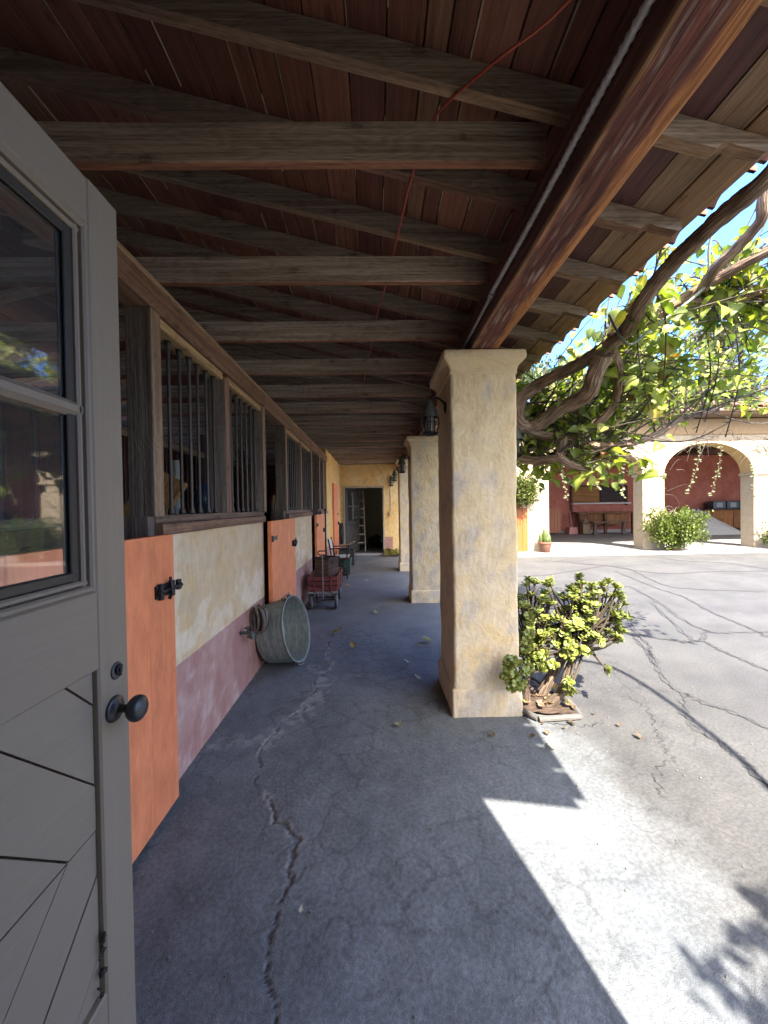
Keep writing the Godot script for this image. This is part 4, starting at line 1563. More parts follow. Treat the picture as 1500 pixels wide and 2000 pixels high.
# ---------- lanterns ----------
func lantern(label: String, plate: Vector3, out: Vector3, reach: float, drop: float, size: float) -> void:
	var t := thing("lantern", label, "lantern", Vector3.ZERO, "iron wall lanterns")
	var black := Color(0.03, 0.032, 0.03)
	var s := Shape.new()
	lathe(s, plate - out * 0.01, [Vector2(0.045, 0), Vector2(0.046, 0.014), Vector2(0.035, 0.022), Vector2(0.001, 0.026)], black, 18, out)
	var hang := plate + out * reach + Vector3(0, -drop, 0)
	tube(s, curve([plate, plate + out * reach * 0.25 + Vector3(0, 0.05, 0), plate + out * reach * 0.7 + Vector3(0, 0.075, 0), plate + out * reach + Vector3(0, 0.04, 0), hang + Vector3(0, 0.0, 0)], 5), 0.009, 0.007, black, 8)
	obj("bracket", s, M.iron, t)
	s = Shape.new()
	var r := size
	lathe(s, hang + Vector3(0, -r * 2.1, 0), [Vector2(r, -0.004), Vector2(r * 1.03, 0.0), Vector2(r * 0.9, r * 0.45), Vector2(r * 0.55, r * 1.3), Vector2(r * 0.3, r * 1.8), Vector2(r * 0.18, r * 2.0), Vector2(0.001, r * 2.1)], Color(0.075, 0.085, 0.07), 22)
	obj("hood", s, M.enamel, t)
	s = Shape.new()
	lathe(s, hang + Vector3(0, -r * 3.9, 0), [Vector2(r * 0.5, 0), Vector2(r * 0.52, r * 0.9), Vector2(r * 0.46, r * 1.75)], Color(0.16, 0.15, 0.13), 16)
	obj("globe", s, M.milk_glass, t)
	s = Shape.new()
	for k in 5:
		var a := TAU * k / 5 + 0.4
		var d := Vector3(cos(a), 0, sin(a))
		tube(s, curve([hang + d * r * 0.95 + Vector3(0, -r * 2.1, 0), hang + d * r * 1.1 + Vector3(0, -r * 3.0, 0), hang + d * r * 0.8 + Vector3(0, -r * 4.1, 0)], 4), 0.004, 0.004, black, 6)
	for h in [2.9]:
		var ring := PackedVector3Array()
		for k in 17: ring.append(hang + Vector3(cos(TAU * k / 16), 0, sin(TAU * k / 16)) * r * 1.09 + Vector3(0, -r * h, 0))
		tube(s, ring, 0.003, 0.003, black, 5)
	obj("cage", s, M.iron, t)
	s = Shape.new()
	lathe(s, hang + Vector3(0, -r * 4.45, 0), [Vector2(0.001, 0), Vector2(r * 0.6, r * 0.05), Vector2(r * 0.95, r * 0.3), Vector2(r * 0.92, r * 0.42), Vector2(r * 0.4, r * 0.45), Vector2(0.001, r * 0.46)], black, 20)
	obj("base_dish", s, M.iron, t)


func build_lanterns() -> void:
	lantern("dark iron lantern on the walk side of the nearest column", at(0.534, 2.24, 2.9), Vector3.LEFT, 0.12, -0.06, 0.062)
	lantern("green hooded lantern peeking out on the courtyard side of the nearest column", at(1.002, 2.14, 3.02), Vector3.RIGHT, 0.1, 0.0, 0.06)
	lantern("dark iron lantern on the walk side of the second column", at(0.534, 2.24, 6.1), Vector3.LEFT, 0.12, -0.06, 0.062)
	lantern("dark iron lantern on the walk side of the third column", at(0.534, 2.3, 9.0), Vector3.LEFT, 0.1, -0.06, 0.062)
	lantern("small dark lantern on the end wall right of the doorway", at(0.47, 2.4, 11.99), Vector3.BACK, 0.13, -0.06, 0.075)
	var s := Shape.new()
	tube(s, PackedVector3Array([at(0.45, 2.3, 11.975), at(0.45, 1.35, 11.975)]), 0.012, 0.012, Color(0.6, 0.5, 0.3), 8)
	block(s, at(0.42, 1.28, 11.97), Vector3(0.08, 0.13, 0.06), Color(0.5, 0.38, 0.2))
	tag(obj("switch_box", s, M.plastic), "ochre painted switch box and pipe on the end wall below the small lantern", "switch")


# ---------- cord and conduit under the roof ----------
func build_cords() -> void:
	var s := Shape.new()
	var line := curve([at(0.64, 2.7, 0.62), at(0.51, 2.78, 0.99), at(0.38, 2.86, 1.2), at(0.234, 2.946, 1.46), at(0.184, 2.944, 1.675), at(0.124, 2.947, 2.2), at(0.089, 2.94, 2.5), at(0.023, 2.947, 2.96), at(-0.008, 2.943, 3.336), at(-0.04, 2.947, 3.7), at(-0.104, 2.943, 4.3), at(-0.15, 2.947, 5.26)], 5)
	tube(s, line, 0.0042, 0.0042, [Color(0.42, 0.05, 0.025), Color(0.5, 0.12, 0.07)], 7, 0.0)
	tag(obj("red_cord", s, M.plastic), "thin red cord strung across the tops of the tie beams", "cord")
	var t := thing("metal_conduit", "silvery flexible metal conduit along the inner side of the eave beam", "conduit")
	s = Shape.new()
	var pts := PackedVector3Array()
	var radii := PackedFloat32Array()
	var n := 560
	for k in n + 1:
		var d := 0.35 + 1.79 * k / n
		pts.append(at(0.656 + 0.001 * sin(d * 5.0), 2.668 + 0.003 * sin(d * 3.1), d))
		radii.append(0.0112 + 0.0016 * sin(TAU * k / 8.0))
	tube(s, pts, 0.0112, 0.0112, Color(0.75, 0.75, 0.73), 12, 0.0, 1.0, radii)
	obj("flexible_conduit", s, M.zinc, t)
	s = Shape.new()
	tube(s, PackedVector3Array([at(0.656, 2.664, 2.12), at(0.656, 2.664, 2.17)]), 0.016, 0.016, Color(0.45, 0.45, 0.44), 12)
	tube(s, PackedVector3Array([at(0.658, 2.664, 2.17), at(0.658, 2.655, 2.95)]), 0.0095, 0.0095, Color(0.6, 0.6, 0.58), 10)
	obj("rigid_conduit", s, M.zinc, t)


# ---------- tub, tap and hose ----------
func build_tub() -> void:
	var t := thing("wash_tub", "round galvanised wash tub tipped on its side against the stall wall", "tub")
	var n := Vector3(0.95, 0.2, 0.16).normalized()
	var rim := at(-0.785, 0.345, 3.72)
	var base := rim - n * 0.285
	var s := Shape.new()
	var prof := [Vector2(0.001, 0.012), Vector2(0.262, 0.012), Vector2(0.27, 0.0), Vector2(0.276, 0.0), Vector2(0.28, 0.008), Vector2(0.279, 0.02)]
	var ribs := [0.075, 0.09, 0.105, 0.16, 0.175, 0.19]
	for k in range(3, 53):
		var h := 0.285 * k / 54.0
		var r := 0.279 + 0.026 * h / 0.285
		for q in ribs: r += 0.0042 * exp(-pow((h - q) / 0.0035, 2))
		prof.append(Vector2(r, h))
	for q in [[0.309, 0.276], [0.314, 0.278], [0.317, 0.284], [0.315, 0.29], [0.309, 0.292], [0.304, 0.288], [0.302, 0.278]]: prof.append(Vector2(q[0], q[1]))
	for k in range(52, 4, -1):
		var h := 0.285 * k / 54.0
		var r := 0.275 + 0.026 * h / 0.285
		for q in ribs: r += 0.0042 * exp(-pow((h - q) / 0.0035, 2))
		prof.append(Vector2(r, h))
	prof.append(Vector2(0.268, 0.018))
	prof.append(Vector2(0.001, 0.018))
	var cols := []
	for k in prof.size(): cols.append(mix(Color(0.27, 0.315, 0.28), Color(0.35, 0.39, 0.355), rnd(0, 1)))
	lathe(s, base, prof, cols, 72, n)
	obj("tub_body", s, M.zinc, t)
	var side := n.cross(Vector3.UP).normalized()
	var up := side.cross(n).normalized()
	for e in [1.0, -1.0]:
		var o: Vector3 = base + n * 0.245 + up * e * 0.302
		s = Shape.new()
		var u: Vector3 = up * e
		for q in [-0.06, 0.06]:
			block(s, o + side * q + u * 0.006, Vector3(0.04, 0.02, 0.03), Color(0.2, 0.21, 0.19), 0.004)
		tube(s, curve([o + side * -0.06 + u * 0.008, o + side * -0.055 + u * 0.03 + n * 0.015, o + u * 0.042 + n * 0.028, o + side * 0.055 + u * 0.03 + n * 0.015, o + side * 0.06 + u * 0.008], 5), 0.006, 0.006, Color(0.3, 0.27, 0.2), 8)
		obj("handle", s, M.zinc, t)
	# tap on the wall
	s = Shape.new()
	var p := at(-1.112, 0.5, 3.12)
	tube(s, PackedVector3Array([p, p + Vector3(0.07, 0, 0)]), 0.014, 0.014, Color(0.12, 0.13, 0.11), 10)
	tube(s, curve([p + Vector3(0.055, 0, 0), p + Vector3(0.09, -0.005, 0), p + Vector3(0.1, -0.045, 0)], 4), 0.014, 0.016, Color(0.12, 0.13, 0.11), 10)
	tube(s, PackedVector3Array([p + Vector3(0.06, 0, 0), p + Vector3(0.06, 0.035, 0)]), 0.008, 0.008, Color(0.12, 0.13, 0.11), 8)
	lathe(s, p + Vector3(0.06, 0.035, 0), [Vector2(0.001, 0), Vector2(0.027, 0.002), Vector2(0.027, 0.01), Vector2(0.001, 0.012)], Color(0.1, 0.12, 0.12), 8)
	tag(obj("garden_tap", s, M.iron), "small dark tap on the mauve dado beside the tub", "tap")
	# hose hanks hung up behind the tub
	t = thing("coiled_hose", "grey-brown hose tied up in hanks on the wall between tap and tub", "hose")
	for k in 8:
		s = Shape.new()
		var c := at(-1.055 + rnd(-0.02, 0.03), 0.53 + rnd(-0.015, 0.015), 3.33 + 0.022 * k)
		var ring := []
		var rx := rnd(0.085, 0.11)
		var ry := rnd(0.05, 0.075)
		for j in 13:
			var a := TAU * j / 12.0 + 0.3 * k
			ring.append(c + Vector3(cos(a) * ry * 0.7, sin(a) * rx, cos(a) * 0.03 + rnd(-0.008, 0.008)))
		tube(s, curve(ring, 3), 0.0115, 0.0115, shade(Color(0.14, 0.115, 0.09), 0.2), 8)
		obj("hose_loop", s, M.plastic, t)
	s = Shape.new()
	tube(s, curve([at(-1.05, 0.47, 3.12), at(-1.03, 0.43, 3.2), at(-1.06, 0.45, 3.3)], 5), 0.011, 0.011, Color(0.14, 0.115, 0.09), 8)
	obj("hose_end", s, M.plastic, t)


# ---------- wagon with its planter ----------
func build_wagon() -> void:
	var t := thing("garden_wagon", "small red slat-sided wagon with its handle up, standing by the stall wall", "wagon")
	var red := Color(0.2, 0.045, 0.042)
	var cx := -0.8
	var z0 := 5.62
	var z1 := 6.45
	var hw := 0.205
	var s := Shape.new()
	for k in 4: block(s, at(cx - hw + 0.05 + k * 0.103, 0.285, (z0 + z1) / 2), Vector3(0.1, 0.02, z1 - z0 - 0.03), shade(red * 0.9, 0.15))
	obj("bed", s, M.painted_board, t)
	s = Shape.new()
	for d in [z0 + 0.06, z1 - 0.06]: block(s, at(cx, 0.255, d), Vector3(hw * 2 + 0.02, 0.035, 0.05), Color(0.35, 0.34, 0.32))
	block(s, at(cx, 0.262, z0 + 0.01), Vector3(hw * 2 + 0.03, 0.03, 0.012), Color(0.4, 0.4, 0.38))
	obj("frame", s, M.zinc, t)
	for k in 3:
		var y := 0.325 + 0.07 * k
		for d in [z0, z1]:
			s = Shape.new()
			block(s, at(cx, y, d), Vector3(hw * 2, 0.058, 0.016), shade(red * (1.0 if k == 1 else 1.15), 0.12))
			obj("end_slat", s, M.painted_board, t)
		for e in [-1.0, 1.0]:
			s = Shape.new()
			block(s, at(cx + e * (hw + 0.006), y, (z0 + z1) / 2), Vector3(0.016, 0.058, z1 - z0), shade(red, 0.12))
			obj("side_slat", s, M.painted_board, t)
	for e in [-0.12, 0.12]:
		for d in [z0 - 0.016, z1 + 0.016]:
			s = Shape.new()
			block(s, at(cx + e, 0.385, d), Vector3(0.032, 0.24, 0.014), red * 0.8)
			obj("stake", s, M.painted_board, t)
	for e in [-1.0, 1.0]:
		for d in [z0 + 0.15, z0 + 0.42, z1 - 0.12]:
			s = Shape.new()
			block(s, at(cx + e * (hw + 0.021), 0.385, d), Vector3(0.014, 0.24, 0.032), red * 0.8)
			obj("stake", s, M.painted_board, t)
	for d in [z0 + 0.11, z1 - 0.14]:
		s = Shape.new()
		tube(s, PackedVector3Array([at(cx - 0.2, 0.13, d), at(cx + 0.2, 0.13, d)]), 0.009, 0.009, Color(0.1, 0.1, 0.1), 8)
		block(s, at(cx, 0.17, d), Vector3(0.3, 0.022, 0.03), Color(0.08, 0.07, 0.07))
		for e in [-0.13, 0.13]: block(s, at(cx + e, 0.2, d), Vector3(0.022, 0.09, 0.022), Color(0.3, 0.3, 0.3))
		obj("axle", s, M.iron, t)
		for e in [-0.185, 0.185]:
			var w := Node3D.new()
			w.name = numbered("wheel", t)
			t.add_child(w, true)
			s = Shape.new()
			lathe(s, at(cx + e - 0.018, 0.13, d), [Vector2(0.1, 0.0), Vector2(0.122, 0.001), Vector2(0.13, 0.01), Vector2(0.131, 0.018), Vector2(0.13, 0.026), Vector2(0.122, 0.035), Vector2(0.1, 0.036), Vector2(0.098, 0.018), Vector2(0.1, 0.0)], Color(0.035, 0.033, 0.03), 28, Vector3.RIGHT)
			obj("tyre", s, M.plastic, w)
			s = Shape.new()
			lathe(s, at(cx + e - 0.012, 0.13, d), [Vector2(0.001, -0.01), Vector2(0.025, -0.008), Vector2(0.027, 0.0), Vector2(0.06, 0.006), Vector2(0.099, 0.0), Vector2(0.099, 0.024), Vector2(0.06, 0.018), Vector2(0.027, 0.024), Vector2(0.025, 0.034), Vector2(0.001, 0.036)], Color(0.3, 0.29, 0.27), 20, Vector3.RIGHT)
			obj("rim", s, M.zinc, w)
	s = Shape.new()
	tube(s, PackedVector3Array([at(cx + 0.005, 0.17, z0 - 0.005), at(cx + 0.012, 0.83, z0 - 0.06)]), 0.0085, 0.0085, Color(0.3, 0.28, 0.26), 8)
	obj("pull_bar", s, M.zinc, t)
	s = Shape.new()
	var gx := cx + 0.012
	tube(s, curve([at(gx, 0.82, z0 - 0.06), at(gx - 0.052, 0.826, z0 - 0.06), at(gx - 0.056, 0.872, z0 - 0.063), at(gx, 0.877, z0 - 0.063), at(gx + 0.056, 0.872, z0 - 0.063), at(gx + 0.052, 0.826, z0 - 0.06), at(gx, 0.82, z0 - 0.06)], 4), 0.009, 0.009, Color(0.08, 0.07, 0.065), 8)
	obj("handle_grip", s, M.iron, t)
	# the wooden tub in it
	t = thing("wooden_planter", "tapered brown wooden planter box standing in the red wagon", "planter", Vector3.ZERO)
	for k in 4:
		var a := TAU * k / 4 + 0.55
		for r in 3:
			s = Shape.new()
			var f := Vector3(cos(a), 0, sin(a))
			var g := Vector3(-sin(a), 0, cos(a))
			var w := 0.15 - 0.012 * r
			var o := at(cx + 0.02, 0.3 + 0.075 + r * 0.135, 6.0) + f * (w - 0.01)
			beam(s, o - g * (w - 0.002), o + g * (w - 0.002), 0.02, 0.132, mix(shade(Color(0.12, 0.07, 0.05), 0.25), Color(0.25, 0.18, 0.13), 0.5 if k == 1 else 0.0), 0.004)
			obj("planter_board", s, M.weathered_wood, t)
	for k in 4:
		var a := TAU * k / 4 + 0.55
		s = Shape.new()
		var f := Vector3(cos(a), 0, sin(a))
		var g := Vector3(-sin(a), 0, cos(a))
		var o := at(cx + 0.02, 0.725, 6.0) + f * 0.132
		beam(s, o - g * 0.14, o + g * 0.14, 0.03, 0.03, Color(0.09, 0.055, 0.04), 0.004)
		obj("planter_rim", s, M.weathered_wood, t)
	s = Shape.new()
	block(s, at(cx + 0.02, 0.66, 6.0), Vector3(0.2, 0.03, 0.2), Color(0.04, 0.03, 0.025), 0.01)
	obj("soil", s, M.bark, t)
	# dark rod added to stand for the shade gap at the third door's edge
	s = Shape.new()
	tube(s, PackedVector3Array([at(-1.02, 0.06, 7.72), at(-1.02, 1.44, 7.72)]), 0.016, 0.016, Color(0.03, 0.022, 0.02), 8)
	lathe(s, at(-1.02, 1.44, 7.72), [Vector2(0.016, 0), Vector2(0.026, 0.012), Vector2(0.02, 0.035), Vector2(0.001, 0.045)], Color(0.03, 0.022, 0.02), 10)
	tag(obj("shade_gap_rod", s, M.iron), "tall dark rod added as the shade gap at the right edge of the third orange door, behind the wagon", "rod")


# ---------- canvas chair ----------
func build_chair() -> void:
	var t := thing("canvas_chair", "folding wooden chair with white canvas seat and back, facing the courtyard", "chair")
	var w := Color(0.07, 0.032, 0.025)
	for d in [7.95, 8.45]:
		var s := Shape.new()
		beam(s, at(-0.62, 0.02, d), at(-0.62, 0.645, d), 0.03, 0.035, w)
		obj("front_leg", s, M.weathered_wood, t)
		s = Shape.new()
		beam(s, at(-0.9, 0.02, d), at(-0.93, 0.46, d), 0.03, 0.035, w)
		beam(s, at(-0.928, 0.42, d + 0.031), at(-1.005, 0.85, d + 0.031), 0.028, 0.035, w)
		obj("rear_leg", s, M.weathered_wood, t)
		s = Shape.new()
		beam(s, at(-0.98, 0.65, d), at(-0.58, 0.66, d), 0.05, 0.022, w)
		obj("arm", s, M.weathered_wood, t)
		s = Shape.new()
		beam(s, at(-0.95, 0.43, d), at(-0.585, 0.44, d), 0.026, 0.05, w)
		beam(s, at(-0.9, 0.1, d + 0.02), at(-0.6, 0.1, d + 0.02), 0.02, 0.03, w)
		beam(s, at(-0.9, 0.38, d - 0.026), at(-0.64, 0.12, d - 0.026), 0.018, 0.025, w)
		obj("side_rail", s, M.weathered_wood, t)
	for q in [["seat", at(-0.92, 0.462, 7.94), Vector3(0.33, 0.008, 0), 0.02], ["backrest", at(-0.962, 0.62, 7.96), Vector3(-0.038, 0.2, 0), 0.02]]:
		var s := Shape.new()
		for side in 2:
			var rows := []
			var uvs := []
			var cols := []
			for r in 9:
				var row := PackedVector3Array()
				var uv := PackedVector2Array()
				var cc := PackedColorArray()
				for k in 13:
					var f: float = k / 12.0
					if side == 1: f = 1.0 - f
					var sag: float = -sin(PI * f) * q[3] + (0.004 if side == 0 else 0.0)
					var p: Vector3 = q[1] + q[2] * (r / 8.0) + Vector3(0, 0, -0.53 * f)
					if q[0] == "seat": p.y += sag
					else: p.x += sag
					row.append(p)
					uv.append(Vector2(f * 0.5, r * 0.04))
					cc.append(Color(0.66, 0.64, 0.6))
				rows.append(row)
				uvs.append(uv)
				cols.append(cc)
			s.grid(rows, uvs, cols)
		obj(q[0], s, M.cloth, t)
	var s := Shape.new()
	lathe(s, at(-0.74, 0.0, 8.72), [Vector2(0.001, 0.005), Vector2(0.13, 0.005), Vector2(0.14, 0.02), Vector2(0.165, 0.33), Vector2(0.175, 0.335), Vector2(0.175, 0.355), Vector2(0.163, 0.355), Vector2(0.16, 0.33), Vector2(0.13, 0.02), Vector2(0.001, 0.015)], Color(0.02, 0.085, 0.065), 28)
	tag(obj("green_bucket", s, M.plastic), "dark green bucket on the floor behind the canvas chair", "bucket")
	t = thing("open_crate", "dark green open crate past the canvas chair with its pale lid edge raised", "crate")
	for q in [[Vector3(-0.98, 0.2, 0), Vector3(0.02, 0.4, 0.4)], [Vector3(-0.6, 0.2, 0), Vector3(0.02, 0.4, 0.4)], [Vector3(-0.79, 0.2, 0.19), Vector3(0.36, 0.4, 0.02)], [Vector3(-0.79, 0.2, -0.19), Vector3(0.36, 0.4, 0.02)]]:
		s = Shape.new()
		block(s, at(q[0].x, q[0].y, 10.1 - q[0].z), q[1], Color(0.04, 0.055, 0.045))
		obj("side", s, M.painted_board, t)
	s = Shape.new()
	beam(s, at(-0.99, 0.42, 10.1), at(-0.58, 0.6, 10.1), 0.42, 0.02, Color(0.3, 0.3, 0.26))
	obj("lid", s, M.painted_board, t)
	# coil of black hose on the wall by the far doorway
	s = Shape.new()
	var ring := []
	for k in 61:
		var a := TAU * k / 12.0
		ring.append(at(-1.07 + 0.012 * (k / 12), 0.72 + sin(a) * 0.3, 11.45 + cos(a) * 0.26))
	tube(s, curve(ring, 2), 0.028, 0.028, Color(0.02, 0.02, 0.02), 8)
	tag(obj("black_hose", s, M.plastic), "coil of black hose hanging on the side wall left of the far doorway", "hose")
	# ladder and bags in the room behind
	t = thing("step_ladder", "tall aluminium step ladder just inside the far doorway", "ladder")
	var al := Color(0.62, 0.62, 0.6)
	for e in [-1.0, 1.0]:
		s = Shape.new()
		beam(s, at(-0.62 + e * 0.24, 0.03, 12.85), at(-0.6 + e * 0.15, 2.45, 13.35), 0.03, 0.07, al, 0.003, Vector3.BACK)
		obj("rail", s, M.aluminium, t)
		s = Shape.new()
		beam(s, at(-0.62 + e * 0.22, 0.03, 13.95), at(-0.6 + e * 0.14, 2.4, 13.42), 0.022, 0.03, al * 0.8, 0.003, Vector3.BACK)
		obj("rear_rail", s, M.aluminium, t)
	for k in 8:
		var f := (k + 1) / 8.6
		s = Shape.new()
		block(s, at(-0.615, 0.03 + 2.42 * f, 12.85 + 0.5 * f), Vector3(0.46 - 0.18 * f, 0.035, 0.09), al, 0.004)
		obj("step", s, M.aluminium, t)
	for k in 4:
		var f := (k + 0.7) / 5.0
		s = Shape.new()
		block(s, at(-0.615, 0.03 + 2.37 * f, 13.95 - 0.53 * f), Vector3(0.42 - 0.16 * f, 0.02, 0.02), al * 0.8, 0.003)
		obj("rear_step", s, M.aluminium, t)
	for q in [[0.0, 14.6, 0.34, "larger black bag"], [0.1, 13.9, 0.22, "smaller black bag"]]:
		s = Shape.new()
		var prof := []
		for k in 10: prof.append(Vector2(maxf(0.002, q[2] * sin(PI * (0.18 + 0.82 * k / 9.0))) * rnd(0.92, 1.08), 0.02 + q[2] * 1.3 * k / 9.0))
		lathe(s, at(q[0], 0.02, q[1]), prof, Color(0.012, 0.012, 0.014), 14)
		tag(obj("rubbish_bag", s, M.plastic), "%s on the floor of the dark room behind the far doorway" % q[3], "bag")


# ---------- the old vine along the eaves ----------
func heart_leaf(l: float, fold: float, curl: float, col: Color) -> ArrayMesh:
	var s := Shape.new()
	var rows := []
	var uvs := []
	var cols := []
	var outline := [[0.0, 0.12], [0.1, 0.42], [0.3, 0.52], [0.55, 0.42], [0.8, 0.2], [1.0, 0.01]]
	for q in outline:
		var row := PackedVector3Array()
		var uv := PackedVector2Array()
		var cc := PackedColorArray()
		for k in 5:
			var f: float = (k - 2) / 2.0
			var y: float = q[0] * l - (0.16 * l * absf(f) if q[0] < 0.05 else 0.0)
			var w: float = q[1] * l * f
			var z: float = absf(w) * fold - curl * l * q[0] * q[0] + 0.03 * l * sin(q[0] * 9.0 + f * 3.0) * absf(f)
			row.append(Vector3(w, y, z))
			uv.append(Vector2(f, q[0]))
			cc.append(col * (1.35 if k == 2 else (0.86 if absf(f) > 0.9 else 1.0)))
		rows.append(row)
		uvs.append(uv)
		cols.append(cc)
	s.grid(rows, uvs, cols)
	return s.mesh()


func leaf_basis(face: Vector3, tip: Vector3, size: float) -> Basis:
	var z := face.normalized()
	var y := (tip - z * tip.dot(z)).normalized()
	var x := y.cross(z)
	return Basis(x * size, y * size, z * size)


func limb(parent: Node3D, pts: Array, r0: float, r1: float, rough := 0.3, called := "limb") -> PackedVector3Array:
	var p := []
	for q in pts: p.append(at(q[0], q[1], q[2]))
	var line := curve(p, 9)
	var s := Shape.new()
	tube(s, line, r0, r1, [Color(0.3, 0.2, 0.125), Color(0.48, 0.37, 0.27)], 18, rough, 1400.0)
	obj(called, s, M.bark, parent)
	return line


func build_vine() -> void:
	var t := thing("old_vine", "gnarled old vine with thick shaggy limbs and big heart-shaped leaves along the eaves", "vine")
	limb(t, [[1.16, -0.02, 3.5], [1.13, 0.5, 3.52], [1.16, 1.1, 3.48], [1.12, 1.7, 3.45], [1.13, 2.05, 3.3], [1.15, 2.22, 3.1]], 0.11, 0.09, 0.25, "trunk")
	var A := limb(t, [[1.15, 2.18, 3.08], [1.14, 2.32, 3.0], [1.25, 2.41, 2.88], [1.4, 2.46, 2.7], [1.47, 2.49, 2.4], [1.47, 2.52, 2.2], [1.41, 2.555, 2.0], [1.385, 2.595, 1.8], [1.365, 2.6, 1.63], [1.35, 2.6, 1.46], [1.36, 2.61, 1.3], [1.55, 2.85, 1.15], [2.1, 3.25, 1.1], [2.7, 3.45, 0.7], [2.7, 3.4, -0.3], [2.4, 3.2, -1.1]], 0.05, 0.02, 0.24)
	var B := limb(t, [[1.15, 2.34, 3.02], [1.12, 2.25, 3.06], [1.16, 2.13, 3.05], [1.27, 2.12, 3.0], [1.36, 2.19, 2.85], [1.48, 2.26, 2.68], [1.48, 2.36, 2.57], [1.47, 2.46, 2.45]], 0.052, 0.058, 0.28)
	var C := limb(t, [[1.46, 2.5, 2.36], [1.58, 2.56, 2.3], [1.7, 2.64, 2.3], [1.88, 2.73, 2.28], [1.98, 2.78, 2.2], [2.04, 2.8, 2.1], [2.2, 2.85, 1.95], [2.6, 2.95, 1.9], [3.3, 3.0, 2.0]], 0.042, 0.018, 0.22)
	var D := limb(t, [[1.86, 2.72, 2.29], [2.07, 2.69, 2.3], [2.23, 2.72, 2.3], [2.42, 2.79, 2.3], [2.8, 2.9, 2.3]], 0.026, 0.015)
	var E := limb(t, [[1.93, 2.75, 2.23], [1.89, 2.79, 2.1], [1.91, 2.83, 2.0], [1.93, 2.89, 1.9], [1.9, 2.98, 1.85], [1.89, 3.08, 1.8], [1.85, 3.2, 1.6]], 0.032, 0.02)
	var F := limb(t, [[1.13, 2.12, 3.14], [1.31, 2.04, 3.0], [1.5, 1.97, 2.9], [1.64, 1.92, 2.8], [1.83, 1.93, 2.8], [2.13, 2.01, 2.9], [2.41, 2.15, 3.0], [2.88, 2.27, 3.2]], 0.04, 0.018)
	var G := limb(t, [[1.1, 1.88, 3.1], [1.23, 1.83, 2.92], [1.34, 1.83, 2.8], [1.42, 1.77, 2.75], [1.52, 1.73, 2.7]], 0.036, 0.024)
	limb(t, [[1.34, 1.83, 2.8], [1.39, 1.93, 2.85], [1.43, 2.0, 2.92]], 0.035, 0.03)
	var I := limb(t, [[1.5, 2.48, 2.42], [1.66, 2.43, 2.6], [1.71, 2.27, 2.7], [1.67, 2.14, 2.75], [1.53, 2.01, 2.87]], 0.028, 0.032)
	var J := limb(t, [[1.2, 2.1, 3.2], [1.5, 2.3, 3.5], [1.9, 2.5, 3.8], [2.4, 2.8, 4.0], [3.0, 3.0, 4.2]], 0.04, 0.015)
	var K := limb(t, [[1.2, 1.95, 3.2], [1.6, 2.05, 3.3], [2.1, 2.3, 3.5], [2.7, 2.45, 3.7], [3.3, 2.6, 3.8]], 0.035, 0.014)
	# twigs from the limbs, leaves along the twigs
	var tw := Shape.new()
	var sites := []
	var sources := [F, F, F, F, B, J, J, J, J, K, K, K, K, K, C, A, G, G, I, D]
	for k in 900:
		var src: PackedVector3Array = sources[k % sources.size()]
		var o := src[rng.randi_range(2, src.size() - 1)]
		if -o.z < 1.9 and src == A: continue
		var dir := Vector3(rnd(0.1, 1.0), rnd(-0.35, 0.75), rnd(-0.9, 0.25)).normalized()
		if src == G or (src == F and rnd(0, 1) < 0.55): dir = Vector3(rnd(0.2, 1.0), rnd(-0.45, 0.15), rnd(-0.6, 0.4)).normalized()
		var l := rnd(0.45, 1.25)
		var mid := o + dir * l * 0.5 + Vector3(rnd(-0.1, 0.1), rnd(-0.02, 0.14), rnd(-0.1, 0.1))
		var tip := o + dir * l + Vector3(0, rnd(-0.15, 0.1), 0)
		if tip.x < 1.42 and tip.y > 2.3: continue
		if tip.y < 1.68 or (tip.x > 2.0 and tip.y < 2.25): continue
		var line := curve([o, mid, tip], 5)
		tube(tw, line, rnd(0.004, 0.009), 0.002, mix(Color(0.14, 0.115, 0.085), Color(0.24, 0.21, 0.17), rnd(0, 1)), 5)
		var bare := rnd(0, 1) < 0.2
		for j in range(2, line.size()):
			if bare or rnd(0, 1) < 0.22: continue
			for e in (2 if rnd(0, 1) < 0.35 else 1):
				sites.append(line[j].lerp(line[j - 1], rnd(0, 1)) + Vector3(rnd(-0.05, 0.05), rnd(-0.06, 0.03), rnd(-0.05, 0.05)))
	# long bare whips
	for k in 44:
		var src: PackedVector3Array = [F, K, J, C, B][k % 5]
		var o := src[rng.randi_range(1, src.size() - 1)]
		var tip := o + Vector3(rnd(0.3, 1.6), rnd(0.0, 0.9), rnd(-0.8, 0.2))
		tube(tw, curve([o, o.lerp(tip, 0.5) + Vector3(0, rnd(-0.15, 0.1), 0), tip], 6), rnd(0.006, 0.011), 0.003, mix(Color(0.18, 0.15, 0.12), Color(0.3, 0.27, 0.22), rnd(0, 1)), 5)
	obj("twigs", tw, M.bark, t)
	# the foliage that hangs over the near courtyard, out of the picture, and draws the leaf shadows on the ground
	var near := Shape.new()
	for k in 8:
		var o := at(rnd(2.2, 2.5), 3.25, rnd(-1.25, -0.9))
		var tip := at(rnd(1.36, 1.75), rnd(2.8, 3.05), rnd(-1.5, -1.12))
		var line := curve([o, o.lerp(tip, 0.5) + Vector3(0, 0.06, 0), tip], 5)
		tube(near, line, 0.009, 0.003, Color(0.36, 0.3, 0.23), 5)
		for j in range(3, line.size()): 
			if -line[j].z < -0.4 and rnd(0, 1) < 0.8: sites.append(line[j] + Vector3(rnd(-0.05, 0.05), rnd(-0.05, 0.03), rnd(-0.05, 0.05)))
	obj("twigs", near, M.bark, t)
	var kinds := []
